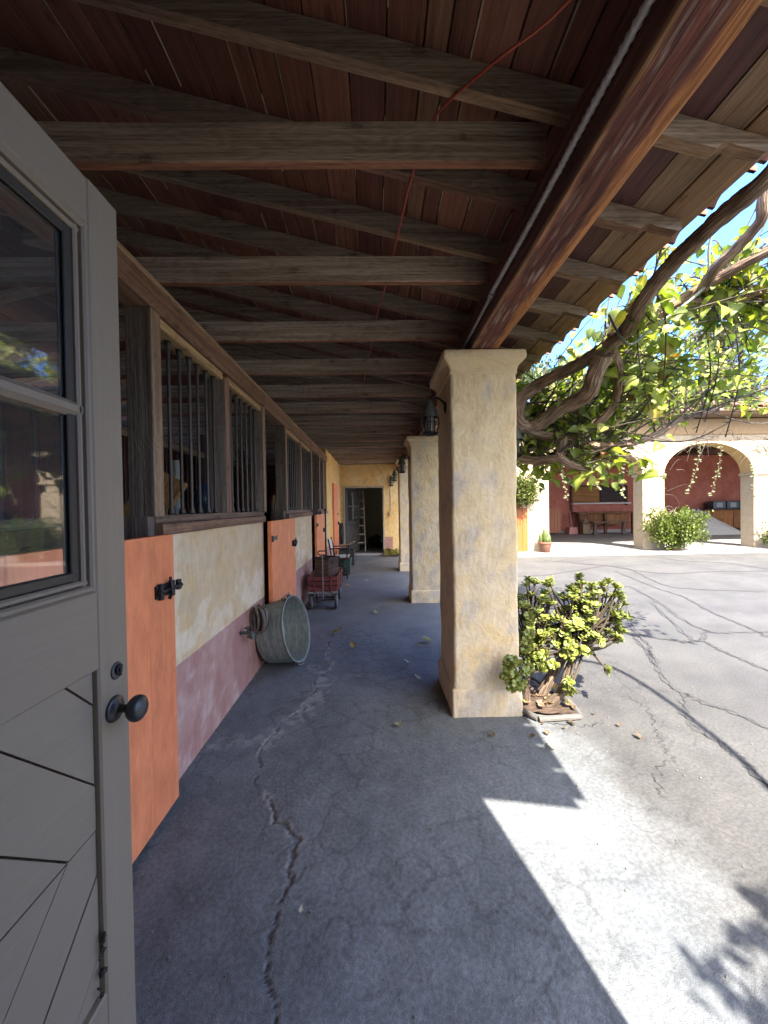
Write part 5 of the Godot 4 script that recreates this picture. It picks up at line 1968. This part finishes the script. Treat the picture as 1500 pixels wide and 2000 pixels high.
	var tones := [Color(0.22, 0.27, 0.055), Color(0.29, 0.34, 0.075), Color(0.15, 0.2, 0.05), Color(0.36, 0.38, 0.085), Color(0.33, 0.29, 0.07), Color(0.24, 0.13, 0.05)]
	for c in tones:
		kinds.append([heart_leaf(0.078, 0.4, 0.4, c), heart_leaf(0.055, 0.65, 0.6, c * 0.8), heart_leaf(0.1, 0.3, 0.6, c * 1.1)])
	sites.sort_custom(func(a, b): return a.distance_to(Vector3(0, 1.5, 0)) < b.distance_to(Vector3(0, 1.5, 0)) if (a.z < -1.2) == (b.z < -1.2) else a.z < -1.2)
	sites = sites.filter(func(p): return -p.z < 1.2 or p.x < 2.1 or p.y > 2.3)
	var rest := []
	for c in tones.size(): rest.append([])
	var used := 0
	for p in sites:
		var kind := 0
		var r := rnd(0, 1)
		if r > 0.985: kind = 5
		elif r > 0.93: kind = 4
		else: kind = [0, 0, 1, 1, 2, 2, 3][rng.randi() % 7]
		var b := leaf_basis(Vector3(rnd(-0.5, 0.6), rnd(0.1, 1.0), rnd(-0.3, 0.9)), Vector3(rnd(-1, 1), rnd(-1.2, 0.2), rnd(-1, 1)), rnd(0.6, 1.1))
		if used < 300:
			var o := obj("leaf", kinds[kind][rng.randi() % 3], M.leaf, t)
			o.transform = Transform3D(b, p)
			used += 1
		else:
			rest[kind].append(Transform3D(b, p))
	for c in tones.size():
		if rest[c].size(): stuff("small_leaves", kinds[c][0], rest[c], M.leaf, t)
	# green tie cord looped over the limbs
	var s := Shape.new()
	tube(s, curve([at(1.4, 2.62, 2.28), at(1.47, 2.42, 2.22), at(1.6, 2.5, 2.2), at(1.85, 2.68, 2.2), at(1.93, 2.78, 2.2), at(1.92, 2.95, 2.18), at(1.94, 3.1, 2.15)], 6), 0.008, 0.008, Color(0.14, 0.16, 0.11), 7)
	tag(obj("tie_cord", s, M.plastic), "pale green tie cord looped round the vine's main fork", "cord")
	# thorny bare shoots hanging down against the sky
	s = Shape.new()
	for q in [[2.35, 2.75, 2.7, 0.75], [2.5, 2.9, 2.8, 0.8], [2.75, 2.85, 2.9, 0.85]]:
		var line := curve([at(q[0], q[1], q[2]), at(q[0] + 0.03, q[1] - q[3] * 0.5, q[2]), at(q[0] - 0.03, q[1] - q[3], q[2] + 0.05)], 6)
		tube(s, line, 0.005, 0.004, Color(0.08, 0.07, 0.075), 5)
		for k in range(1, line.size()):
			tube(s, PackedVector3Array([line[k], line[k] + Vector3(rnd(-0.05, 0.05), rnd(-0.01, 0.03), rnd(-0.04, 0.04))]), 0.004, 0.0015, Color(0.08, 0.07, 0.075), 4)
	tag(obj("hanging_shoots", s, M.bark), "three dark bare thorny shoots hanging against the blue sky", "vine shoots")


# ---------- jade plant at the column ----------
func jade_leaf(col: Color) -> ArrayMesh:
	var s := Shape.new()
	var l := 0.047
	for side in 2:
		var rows := []
		var uvs := []
		var cols := []
		for q in [[0.0, 0.12, 0.05], [0.25, 0.2, 0.1], [0.55, 0.34, 0.12], [0.8, 0.33, 0.1], [0.95, 0.2, 0.05], [1.0, 0.03, 0.0]]:
			var row := PackedVector3Array()
			var uv := PackedVector2Array()
			var cc := PackedColorArray()
			for k in 5:
				var f: float = (k - 2) / 2.0
				if side == 1: f = -f
				var z: float = q[2] * l * (1.0 - f * f) * (1.0 if side == 0 else -0.7) + 0.1 * l * q[0] * q[0]
				row.append(Vector3(q[1] * l * f, q[0] * l, z))
				uv.append(Vector2(f, q[0]))
				cc.append(col if absf(f) < 0.9 and q[0] < 0.97 else mix(col, Color(0.3, 0.2, 0.05), 0.35))
			rows.append(row)
			uvs.append(uv)
			cols.append(cc)
		s.grid(rows, uvs, cols)
	return s.mesh()


func build_jade() -> void:
	# kerbed bed
	var t := thing("plant_bed", "small three-cornered kerbed bed of soil at the foot of the nearest column", "plant bed")
	var corner := [at(1.02, 0, 2.72), at(1.09, 0, 2.62), at(1.4, 0, 2.64), at(1.42, 0, 2.86), at(1.3, 0, 3.25), at(1.03, 0, 3.3)]
	for k in corner.size():
		var a: Vector3 = corner[k]
		var b: Vector3 = corner[(k + 1) % corner.size()]
		var e := (b - a).normalized() * 0.004
		var s := Shape.new()
		beam(s, a + e + Vector3(0, 0.022, 0), b - e + Vector3(0, 0.022, 0), 0.04, 0.035, shade(Color(0.11, 0.107, 0.1), 0.2), 0.012, Vector3.UP, 6, 0.008)
		obj("kerb_stone", s, M.concrete, t)
	var s := Shape.new()
	var rows := []
	var uvs := []
	var cols := []
	for r in 14:
		var row := PackedVector3Array()
		var uv := PackedVector2Array()
		var cc := PackedColorArray()
		for k in 12:
			var f: float = k / 11.0
			var g: float = r / 13.0
			var L: Vector3 = corner[0].lerp(corner[5], g)
			var R: Vector3 = (corner[2] as Vector3).lerp(corner[4], g)
			var p := L.lerp(R, f)
			p.y = 0.025 + 0.03 * sin(PI * f) * sin(PI * g) + 0.02 * noise.get_noise_2d(p.x * 2500, p.z * 2500)
			row.append(p)
			uv.append(Vector2(p.x, p.z))
			cc.append(shade(Color(0.11, 0.075, 0.05), 0.3))
		rows.append(row)
		uvs.append(uv)
		cols.append(cc)
	s.grid(rows, uvs, cols)
	obj("soil", s, M.bark, t)

	t = thing("jade_plant", "leafy jade plant with thick bent trunks at the foot of the nearest column", "plant")
	var bark := [Color(0.13, 0.095, 0.065), Color(0.22, 0.17, 0.125)]
	s = Shape.new()
	var tr1 := curve([at(1.09, 0.02, 2.82), at(1.085, 0.12, 2.82), at(1.07, 0.2, 2.8), at(1.02, 0.25, 2.74), at(0.97, 0.3, 2.66)], 5)
	tube(s, tr1, 0.034, 0.013, bark, 12, 0.2, 1600)
	obj("trunk", s, M.bark, t)
	s = Shape.new()
	var tr2 := curve([at(1.22, 0.02, 2.9), at(1.3, 0.16, 2.9), at(1.4, 0.3, 2.92), at(1.48, 0.42, 2.93), at(1.55, 0.6, 2.95)], 5)
	tube(s, tr2, 0.046, 0.02, bark, 12, 0.2, 1600)
	obj("trunk", s, M.bark, t)
	s = Shape.new()
	var tr3 := curve([at(1.24, 0.02, 2.8), at(1.33, 0.12, 2.78), at(1.42, 0.3, 2.82), at(1.5, 0.46, 2.82), at(1.6, 0.62, 2.8)], 5)
	tube(s, tr3, 0.042, 0.018, bark, 12, 0.2, 1600)
	obj("trunk", s, M.bark, t)
	s = Shape.new()
	var tr4 := curve([at(1.14, 0.02, 3.0), at(1.16, 0.2, 2.98), at(1.18, 0.4, 2.96), at(1.2, 0.62, 2.95)], 5)
	tube(s, tr4, 0.04, 0.018, bark, 12, 0.2, 1600)
	obj("trunk", s, M.bark, t)
	# tufts: [centre x, y, depth, rx, ry, rz, how many, trunk]
	var tones := [Color(0.16, 0.215, 0.05), Color(0.19, 0.24, 0.05), Color(0.21, 0.245, 0.055), Color(0.13, 0.19, 0.05)]
	var kinds := []
	for c in tones: kinds.append(jade_leaf(c))
	var br := Shape.new()
	var leaves := []
	for q in [[1.2, 0.66, 2.98, 0.2, 0.26, 0.24, 66, tr4], [1.6, 0.68, 2.86, 0.26, 0.3, 0.25, 104, tr3], [1.42, 0.55, 2.85, 0.16, 0.2, 0.2, 40, tr2], [0.92, 0.35, 2.58, 0.09, 0.11, 0.07, 15, tr1], [1.28, 0.9, 2.85, 0.05, 0.035, 0.05, 4, tr3], [1.14, 0.36, 2.76, 0.12, 0.09, 0.1, 9, tr1], [1.68, 0.3, 2.76, 0.05, 0.03, 0.05, 2, tr3], [1.33, 0.2, 2.72, 0.07, 0.04, 0.05, 4, tr3], [1.3, 0.45, 2.76, 0.24, 0.13, 0.14, 34, tr3], [1.12, 0.45, 2.8, 0.1, 0.14, 0.1, 16, tr4]]:
		for k in q[6]:
			var dir := Vector3(rnd(-1, 1), rnd(-0.75, 1), rnd(-1, 1)).normalized()
			var rr := pow(rnd(0.2, 1.0), 0.45)
			var p := at(q[0], q[1], q[2]) + Vector3(dir.x * q[3], dir.y * q[4], dir.z * q[5]) * rr
			if p.x < 1.03 and -p.z > 2.68: continue
			var tr: PackedVector3Array = q[7]
			var o := tr[rng.randi_range(int(tr.size() * 0.55), tr.size() - 1)]
			var mid := o.lerp(p, 0.55) + Vector3(rnd(-0.03, 0.03), rnd(-0.05, 0.02), rnd(-0.03, 0.03))
			var line := curve([o, mid, p], 4)
			tube(br, line, 0.009, 0.0045, mix(Color(0.13, 0.1, 0.07), Color(0.2, 0.17, 0.12), rnd(0, 1)), 6)
			var ax := (p - mid).normalized().lerp(Vector3.UP, 0.35).normalized()
			var n := rng.randi_range(8, 12)
			for j in n:
				var tier := j / 4
				var a := TAU * j / 4.0 + tier * 0.8 + rnd(-0.2, 0.2)
				var sd := ax.cross(Vector3.RIGHT if absf(ax.x) < 0.8 else Vector3.BACK).normalized()
				var ou := sd.rotated(ax, a)
				var tip := (ou + ax * (0.25 + 0.5 * tier)).normalized()
				var face := (ax - ou * 0.4).normalized()
				leaves.append([Transform3D(leaf_basis(face, tip, rnd(0.75, 1.15) * (1.0 - 0.1 * tier)), p + ax * (tier - 1.0) * 0.014), p])
	obj("branches", br, M.bark, t)
	leaves.sort_custom(func(a, b): return a[1].z > b[1].z)
	var rest := [[], [], [], []]
	for k in leaves.size():
		var kind: int = [0, 0, 1, 1, 2, 3][rng.randi() % 6]
		if k < 300:
			var o := obj("leaf", kinds[kind], M.succulent, t)
			o.transform = leaves[k][0]
		else: rest[kind].append(leaves[k][0])
	for c in 4: stuff("more_leaves", kinds[c], rest[c], M.succulent, t)
	# low pinkish succulents and dead leaves in the bed
	t = thing("ground_succulents", "low pinkish and green succulent rosettes in the bed under the jade plant", "succulents")
	var pinks := [jade_leaf(Color(0.12, 0.13, 0.035)), jade_leaf(Color(0.2, 0.12, 0.085)), jade_leaf(Color(0.24, 0.18, 0.125))]
	for k in 20:
		var p := at(rnd(1.06, 1.38), 0.05, rnd(2.68, 3.0))
		for j in 12:
			var a := TAU * j / 6.0 + rnd(-0.2, 0.2)
			var lift := 0.3 if j < 6 else 0.9
			var ou := Vector3(cos(a), 0, sin(a))
			var o := obj("leaf", pinks[(k + (j / 6)) % 3], M.succulent, t)
			o.transform = Transform3D(leaf_basis(Vector3.UP - ou * 0.4, (ou + Vector3.UP * lift).normalized(), rnd(0.4, 0.75)), p)


# ---------- shrubs and creepers on the arcade ----------
func shrub(label: String, base: Vector3, w: float, h: float, n: int, tone: Color) -> void:
	var t := thing("shrub", label, "shrub", Vector3.ZERO, "shrubs at the arcade piers")
	var s := Shape.new()
	var spots := []
	for k in n:
		var a := rnd(0, TAU)
		var out := sqrt(rnd(0, 1))
		var tip := base + Vector3(cos(a) * w * out, h * rnd(0.25, 1.0) * (1.0 - 0.3 * out), sin(a) * w * 0.6 * out)
		var line := curve([base + Vector3(rnd(-0.1, 0.1), 0, rnd(-0.1, 0.1)), base.lerp(tip, 0.5) + Vector3(0, h * 0.12, 0), tip], 4)
		tube(s, line, 0.012, 0.004, Color(0.26, 0.2, 0.13), 4)
		for j in range(2, line.size()):
			for e in 9: spots.append(line[j] + Vector3(rnd(-1, 1), rnd(-1, 1), rnd(-1, 1)) * 0.12)
	obj("stems", s, M.bark, t)
	for v in 3:
		var places := []
		for k in range(v, spots.size(), 3):
			places.append(Transform3D(any_basis(), spots[k]))
		stuff("shrub_leaves", crown_leaf(0.085, 0.026, [tone, tone * 1.45, tone * 0.7][v]), places, M.leaf, t)


func creeper(label: String, pts: Array, n: int) -> void:
	var s := Shape.new()
	for k in n:
		var a: Vector3 = pts[rng.randi() % pts.size()] + Vector3(rnd(-0.3, 0.3), rnd(-0.1, 0.15), rnd(0.0, 0.2))
		var b := a + Vector3(rnd(-0.9, 0.9), rnd(-0.7, 0.35), rnd(-0.05, 0.15))
		b.z = maxf(b.z, -11.95)
		tube(s, curve([a, a.lerp(b, 0.5) + Vector3(0, rnd(-0.05, 0.2), 0.05), b], 4), rnd(0.006, 0.014), 0.003, mix(Color(0.14, 0.11, 0.08), Color(0.26, 0.22, 0.18), rnd(0, 1)), 4)
	tag(obj("bare_creeper", s, M.bark), label, "creeper")


func garland(label: String, top: Vector3, l: float, lean: float) -> void:
	var t := thing("hanging_creeper", label, "creeper", Vector3.ZERO, "leafy creeper strands hanging in the arches")
	var s := Shape.new()
	var line := curve([top, top + Vector3(lean * 0.3, -l * 0.5, 0), top + Vector3(lean, -l, 0)], 9)
	tube(s, line, 0.006, 0.003, Color(0.3, 0.26, 0.16), 4)
	obj("stem", s, M.bark, t)
	var m := crown_leaf(0.1, 0.035, Color(0.15, 0.17, 0.08))
	for k in range(1, line.size()):
		for e in [-1.0, 1.0]:
			if rnd(0, 1) < 0.22: continue
			var o := obj("leaf", m, M.leaf, t)
			o.transform = Transform3D(leaf_basis(Vector3(rnd(-0.6, 0.6), rnd(0.1, 0.8), 1), Vector3(e, rnd(-0.8, 0.5), rnd(-0.5, 0.5)), rnd(0.45, 1.25)), line[k] + Vector3(rnd(-0.03, 0.03), rnd(-0.03, 0.03), rnd(-0.03, 0.03)))


func build_shrubs() -> void:
	shrub("bright green shrub growing against the middle arcade pier", at(9.05, 0.03, 11.55), 0.95, 1.55, 90, Color(0.085, 0.12, 0.015))
	shrub("leafy climber over the sunlit orange door left of the first arcade pier", at(4.5, 1.4, 11.75), 0.5, 1.3, 50, Color(0.09, 0.11, 0.018))
	shrub("further green shrub by the arcade pier right of the picture", at(12.4, 0.03, 11.5), 0.6, 1.0, 40, Color(0.075, 0.11, 0.018))
	creeper("tangle of bare creeper over the crown of the right-hand arch", [at(9.4, 3.1, 11.85), at(10.0, 3.4, 11.85), at(10.6, 3.5, 11.85), at(11.2, 3.4, 11.85), at(11.8, 3.0, 11.85), at(12.1, 3.2, 11.85)], 70)
	creeper("bare creeper stems climbing the middle arcade pier", [at(8.9, 0.5, 11.9), at(9.0, 1.2, 11.9), at(9.05, 1.8, 11.9), at(9.1, 2.5, 11.9)], 26)
	garland("long leafy creeper strand hanging in the right-hand arch, left of its middle", at(10.1, 3.3, 11.8), 1.5, -0.45)
	garland("long leafy creeper strand hanging near the middle of the right-hand arch", at(10.75, 3.3, 11.8), 1.6, -0.35)
	garland("short leafy creeper strand hanging by the right pier of the right-hand arch", at(11.75, 2.7, 11.8), 1.1, 0.1)
	garland("leafy creeper strand hanging at the left of the left-hand arch", at(5.75, 2.95, 11.8), 1.3, 0.15)
	garland("leafy creeper strand hanging left of the middle of the left-hand arch", at(6.6, 2.9, 11.8), 1.0, 0.3)
	garland("leafy creeper strand hanging right of the middle of the left-hand arch", at(7.6, 2.9, 11.8), 1.2, 0.05)
	# potted cactus by the first pier
	var t := thing("potted_cactus", "small potted cactus at the foot of the first arcade pier", "potted plant")
	var s := Shape.new()
	lathe(s, at(5.15, 0.03, 11.7), [Vector2(0.001, 0), Vector2(0.13, 0), Vector2(0.18, 0.26), Vector2(0.2, 0.27), Vector2(0.2, 0.32), Vector2(0.17, 0.32), Vector2(0.16, 0.28), Vector2(0.001, 0.27)], Color(0.2, 0.1, 0.065), 20)
	obj("pot", s, M.terracotta, t)
	s = Shape.new()
	for q in [[0.0, 0.5, 0.09], [0.12, 0.3, 0.07], [-0.12, 0.34, 0.06], [0.05, 0.25, 0.08]]:
		var prof := []
		for k in 9: prof.append(Vector2(maxf(0.002, q[2] * pow(sin(PI * (0.12 + 0.88 * k / 8.0)), 0.7)), q[1] * k / 8.0))
		lathe(s, at(5.15 + q[0], 0.3, 11.7 + rnd(-0.06, 0.06)), prof, Color(0.08, 0.11, 0.03), 12)
	obj("cactus", s, M.succulent, t)


# ---------- things in the arcade ----------
func build_arcade_goods() -> void:
	var t := thing("workbench", "long rough wooden workbench against the red wall in the left-hand arch", "workbench")
	var wood := Color(0.24, 0.12, 0.06)
	for k in 3:
		var s := Shape.new()
		block(s, at(11.15, 1.05, 18.45 + k * 0.24), Vector3(2.9, 0.07, 0.235), shade(wood, 0.15))
		obj("top_plank", s, M.weathered_wood, t)
	for x in [9.85, 11.1, 12.45]:
		var s := Shape.new()
		block(s, at(x, 0.52, 18.5), Vector3(0.12, 1.0, 0.12), wood * 0.8)
		obj("leg", s, M.weathered_wood, t)
	for k in 7:
		var s := Shape.new()
		block(s, at(10.1 + k * 0.33, 0.72, 18.62), Vector3(0.32, 0.55, 0.03), shade(Color(0.34, 0.15, 0.06), 0.25))
		obj("front_board", s, M.weathered_wood, t)
	t = thing("trestle_bench", "low wooden trestle bench in front of the workbench", "bench")
	var s := Shape.new()
	block(s, at(10.95, 0.62, 17.9), Vector3(1.75, 0.06, 0.34), Color(0.2, 0.14, 0.1))
	obj("seat", s, M.weathered_wood, t)
	for x in [10.25, 11.6]:
		for e in [-1.0, 1.0]:
			s = Shape.new()
			beam(s, at(x + e * 0.14, 0.04, 17.9 + e * 0.14), at(x, 0.6, 17.9 + e * 0.03), 0.08, 0.12, Color(0.17, 0.13, 0.11), 0.005, Vector3.BACK)
			obj("leg", s, M.weathered_wood, t)
	t = thing("wall_shutter", "framed wall panel, half tan board and half dark slate, above the workbench", "panel")
	for q in [["tan_board", 10.5, 1.35, Color(0.4, 0.2, 0.07)], ["dark_board", 11.85, 1.25, Color(0.06, 0.05, 0.05)]]:
		s = Shape.new()
		block(s, at(q[1], 1.95, 19.14), Vector3(q[2], 0.75, 0.05), q[3])
		obj(q[0], s, M.weathered_wood, t)
	s = Shape.new()
	block(s, at(11.15, 1.5, 19.0), Vector3(2.9, 0.07, 0.34), Color(0.6, 0.58, 0.55))
	obj("shelf", s, M.painted_board, t)
	s = Shape.new()
	for q in [[9.76, 1.75, 0.1, 1.3], [12.55, 1.9, 0.1, 1.0]]: block(s, at(q[0], q[1], 19.12), Vector3(q[2], q[3], 0.08), Color(0.13, 0.06, 0.04))
	block(s, at(11.15, 2.37, 19.12), Vector3(2.7, 0.09, 0.08), Color(0.13, 0.06, 0.04))
	obj("frame", s, M.weathered_wood, t)
	s = Shape.new()
	for k in 4: block(s, at(8.55 + k * 0.155, 0.68, 18.9), Vector3(0.15, 1.2, 0.05), shade(Color(0.5, 0.2, 0.09), 0.05))
	tag(obj("orange_panel", s, M.painted_board), "flat orange board panel leaning on the red wall left of the workbench", "panel")
	t = thing("dustpan", "pink long-handled dustpan by the red wall, next to the orange panel", "dustpan")
	s = Shape.new()
	prism(s, PackedVector2Array([Vector2(9.28, 0.04), Vector2(9.7, 0.04), Vector2(9.68, 0.36), Vector2(9.3, 0.36)]), -18.7, -18.4, [Color(0.5, 0.2, 0.17), Color(0.4, 0.15, 0.13)])
	obj("pan", s, M.plastic, t)
	s = Shape.new()
	tube(s, PackedVector3Array([at(9.52, 0.34, 18.6), at(9.5, 1.2, 18.8)]), 0.02, 0.02, Color(0.45, 0.25, 0.18), 8)
	obj("stick", s, M.plastic, t)
	t = thing("floor_lantern", "tan box lantern with a peaked top on the floor beside the workbench", "lantern")
	s = Shape.new()
	block(s, at(9.95, 0.32, 18.2), Vector3(0.34, 0.5, 0.3), Color(0.35, 0.26, 0.16))
	obj("case", s, M.weathered_wood, t)
	s = Shape.new()
	lathe(s, at(9.95, 0.57, 18.2), [Vector2(0.24, 0), Vector2(0.12, 0.14), Vector2(0.03, 0.18), Vector2(0.03, 0.24), Vector2(0.001, 0.25)], Color(0.3, 0.22, 0.14), 12)
	obj("peaked_top", s, M.weathered_wood, t)
	# right arch: cabinets, boxes, tarp
	t = thing("low_cabinet", "row of low orange-brown wooden cabinets in the right-hand arch", "cabinet")
	for k in 7:
		var d := Node3D.new()
		d.name = numbered("cabinet_door", t)
		t.add_child(d, true)
		s = Shape.new()
		block(s, at(15.6 + k * 0.52, 0.66, 18.5), Vector3(0.5, 0.85, 0.04), shade(Color(0.4, 0.17, 0.06), 0.2))
		obj("leaf", s, M.weathered_wood, d)
		s = Shape.new()
		lathe(s, at(15.8 + k * 0.52, 0.75, 18.48), [Vector2(0.02, 0), Vector2(0.025, 0.03), Vector2(0.001, 0.04)], Color(0.5, 0.45, 0.35), 8, Vector3.BACK)
		obj("knob", s, M.enamel, d)
	s = Shape.new()
	block(s, at(17.1, 0.63, 18.83), Vector3(3.7, 0.88, 0.58), Color(0.3, 0.13, 0.05))
	block(s, at(17.1, 0.11, 18.8), Vector3(3.7, 0.14, 0.6), Color(0.1, 0.06, 0.04))
	block(s, at(17.1, 1.11, 18.75), Vector3(3.8, 0.05, 0.72), Color(0.1, 0.06, 0.05))
	obj("carcass", s, M.weathered_wood, t)
	var where := ["left", "middle", "right"]
	for k in 3:
		t = thing("dark_box", "%s one of the three dark boxes with pale square labels on the low cabinets" % where[k], "box", Vector3.ZERO, "boxes on the low cabinets")
		s = Shape.new()
		block(s, at(16.75 + k * 0.68, 1.33, 18.7), Vector3(0.6, 0.38, 0.4), Color(0.06, 0.075, 0.085), 0.02)
		obj("box_body", s, M.plastic, t)
		s = Shape.new()
		block(s, at(16.75 + k * 0.68, 1.33, 18.496), Vector3(0.3, 0.22, 0.006), Color(0.25, 0.27, 0.28), 0.001)
		obj("box_label", s, M.plastic, t)
	# tarpaulin over a heap
	s = Shape.new()
	var rows := []
	var uvs := []
	var cols := []
	for r in 34:
		var row := PackedVector3Array()
		var uv := PackedVector2Array()
		var cc := PackedColorArray()
		for k in 46:
			var u := k / 45.0
			var v := r / 33.0
			var x := lerpf(13.6, 16.6, u)
			var d := lerpf(16.6, 18.5, v)
			var h := 1.15 * pow(sin(PI * clampf(u * 0.86 + 0.14, 0, 1)), 0.8) * pow(sin(PI * v), 0.55) * (1.0 if u < 0.35 else lerpf(1.0, 0.35, (u - 0.35) / 0.65))
			h += (0.09 * noise.get_noise_2d(x * 160 + d * 60, d * 60) + 0.04 * noise.get_noise_2d(x * 500, d * 400)) * sin(PI * u) * sin(PI * v) * 1.4
			row.append(at(x, 0.035 + maxf(h, 0.0), d))
			uv.append(Vector2(x, d))
			cc.append(Color(0.5, 0.48, 0.43))
		rows.append(row)
		uvs.append(uv)
		cols.append(cc)
	s.grid(rows, uvs, cols)
	tag(obj("tarpaulin", s, M.cloth), "pale grey tarpaulin draped over a heap in the right-hand arch", "tarpaulin")


# ---------- fallen leaves ----------
func build_litter() -> void:
	var dry := [heart_leaf(0.11, 0.5, -0.5, Color(0.34, 0.3, 0.12)), heart_leaf(0.08, 0.6, -0.7, Color(0.4, 0.26, 0.13)), heart_leaf(0.06, 0.4, -0.5, Color(0.42, 0.4, 0.3)), heart_leaf(0.022, 0.3, -0.4, Color(0.6, 0.6, 0.56))]
	var spots := [[-0.54, 4.57, 0, "large curled green-tan fallen leaf on the floor right of the tub's rim"], [-0.26, 4.06, 1, "brown curled fallen leaf on the floor in front of the tub"], [0.57, 4.2, 0, "pale fallen leaf with its stalk on the floor by the nearest column"], [0.28, 3.63, 2, "tiny pale fallen leaf left of the nearest column's back edge"], [0.35, 3.28, 2, "tiny pale fallen leaf just left of the nearest column"], [-0.19, 3.36, 2, "small fallen leaf in the middle of the walk, level with the tub"], [0.12, 2.62, 2, "small yellowish fallen leaf left of the nearest column's foot"], [-0.3, 1.4, 3, "white chip lying near the camera right of the long crack"], [-0.78, 7.8, 2, "small leaf on the floor between wagon and chair"], [-0.52, 7.23, 0, "green fallen leaf on the floor right of the wagon"], [-0.2, 7.74, 2, "small dark leaf on the floor right of the chair"], [0.04, 10.2, 2, "white leaf on the floor before the far doorway"], [1.05, 2.3, 2, "pale leaf on the sunlit ground in front of the plant bed"], [0.04, 6.6, 2, "leaf on the walk left of the second column"], [-0.02, 5.36, 2, "leaf in the middle of the walk between the first two columns"], [-0.46, 3.65, 2, "pale chip beside the tub's lower rim"], [1.36, 3.0, 1, "brown leaf on the ground behind the plant bed"]]
	for q in spots:
		var o := obj("fallen_leaf", dry[q[2]], M.leaf)
		o.transform = Transform3D(leaf_basis(Vector3(rnd(-0.25, 0.25), 1, rnd(-0.25, 0.25)), Vector3(rnd(-1, 1), 0, rnd(-1, 1)), rnd(0.8, 1.1)), at(q[0], 0.02, q[1]))
		tag(o, q[3], "leaf", "leaves fallen on the floor")
	# grit and bits of leaf strewn about
	var grit := []
	for k in 420:
		var p := at(rnd(-1.0, 2.6), 0.004, rnd(0.9, 6.0))
		grit.append(Transform3D(any_basis().scaled(Vector3.ONE * rnd(0.4, 1.2)), p))
	var g := Shape.new()
	lathe(g, Vector3(0, -0.003, 0), [Vector2(0.0005, 0), Vector2(0.004, 0.001), Vector2(0.005, 0.003), Vector2(0.003, 0.006), Vector2(0.0005, 0.007)], Color(0.2, 0.19, 0.17), 6)
	tag(stuff("grit", g.mesh(), grit, M.concrete), "loose grit strewn over the walk and the near courtyard", "grit")
	var bits := []
	for k in 40:
		var p := at(1.2 + rng.randfn(0, 0.22), 0.05, 2.85 + rng.randfn(0, 0.25))
		if p.x < 1.04 or (p.x > 1.38 or -p.z < 2.66): p.y = 0.012
		if p.x < 1.03 and -p.z > 2.6: continue
		bits.append(Transform3D(leaf_basis(Vector3(rnd(-0.5, 0.5), 1, rnd(-0.5, 0.5)), Vector3(rnd(-1, 1), 0, rnd(-1, 1)), rnd(0.25, 0.5)), p))
	tag(stuff("dead_leaves", heart_leaf(0.08, 0.6, -0.7, Color(0.17, 0.11, 0.06)), bits, M.leaf), "dead leaves lying in and around the plant bed", "leaves")
	# leaves heaped in the corner by the far doorway
	var places := []
	for k in 60: places.append(Transform3D(leaf_basis(Vector3(rnd(-0.5, 0.5), 1, rnd(-0.5, 0.5)), Vector3(rnd(-1, 1), 0, rnd(-1, 1)), rnd(0.8, 1.2)), at(rnd(0.3, 0.75), rnd(0.02, 0.16), rnd(11.5, 11.95))))
	tag(stuff("leaf_heap", dry[0], places, M.leaf), "small heap of dry leaves in the corner right of the far doorway", "leaves")
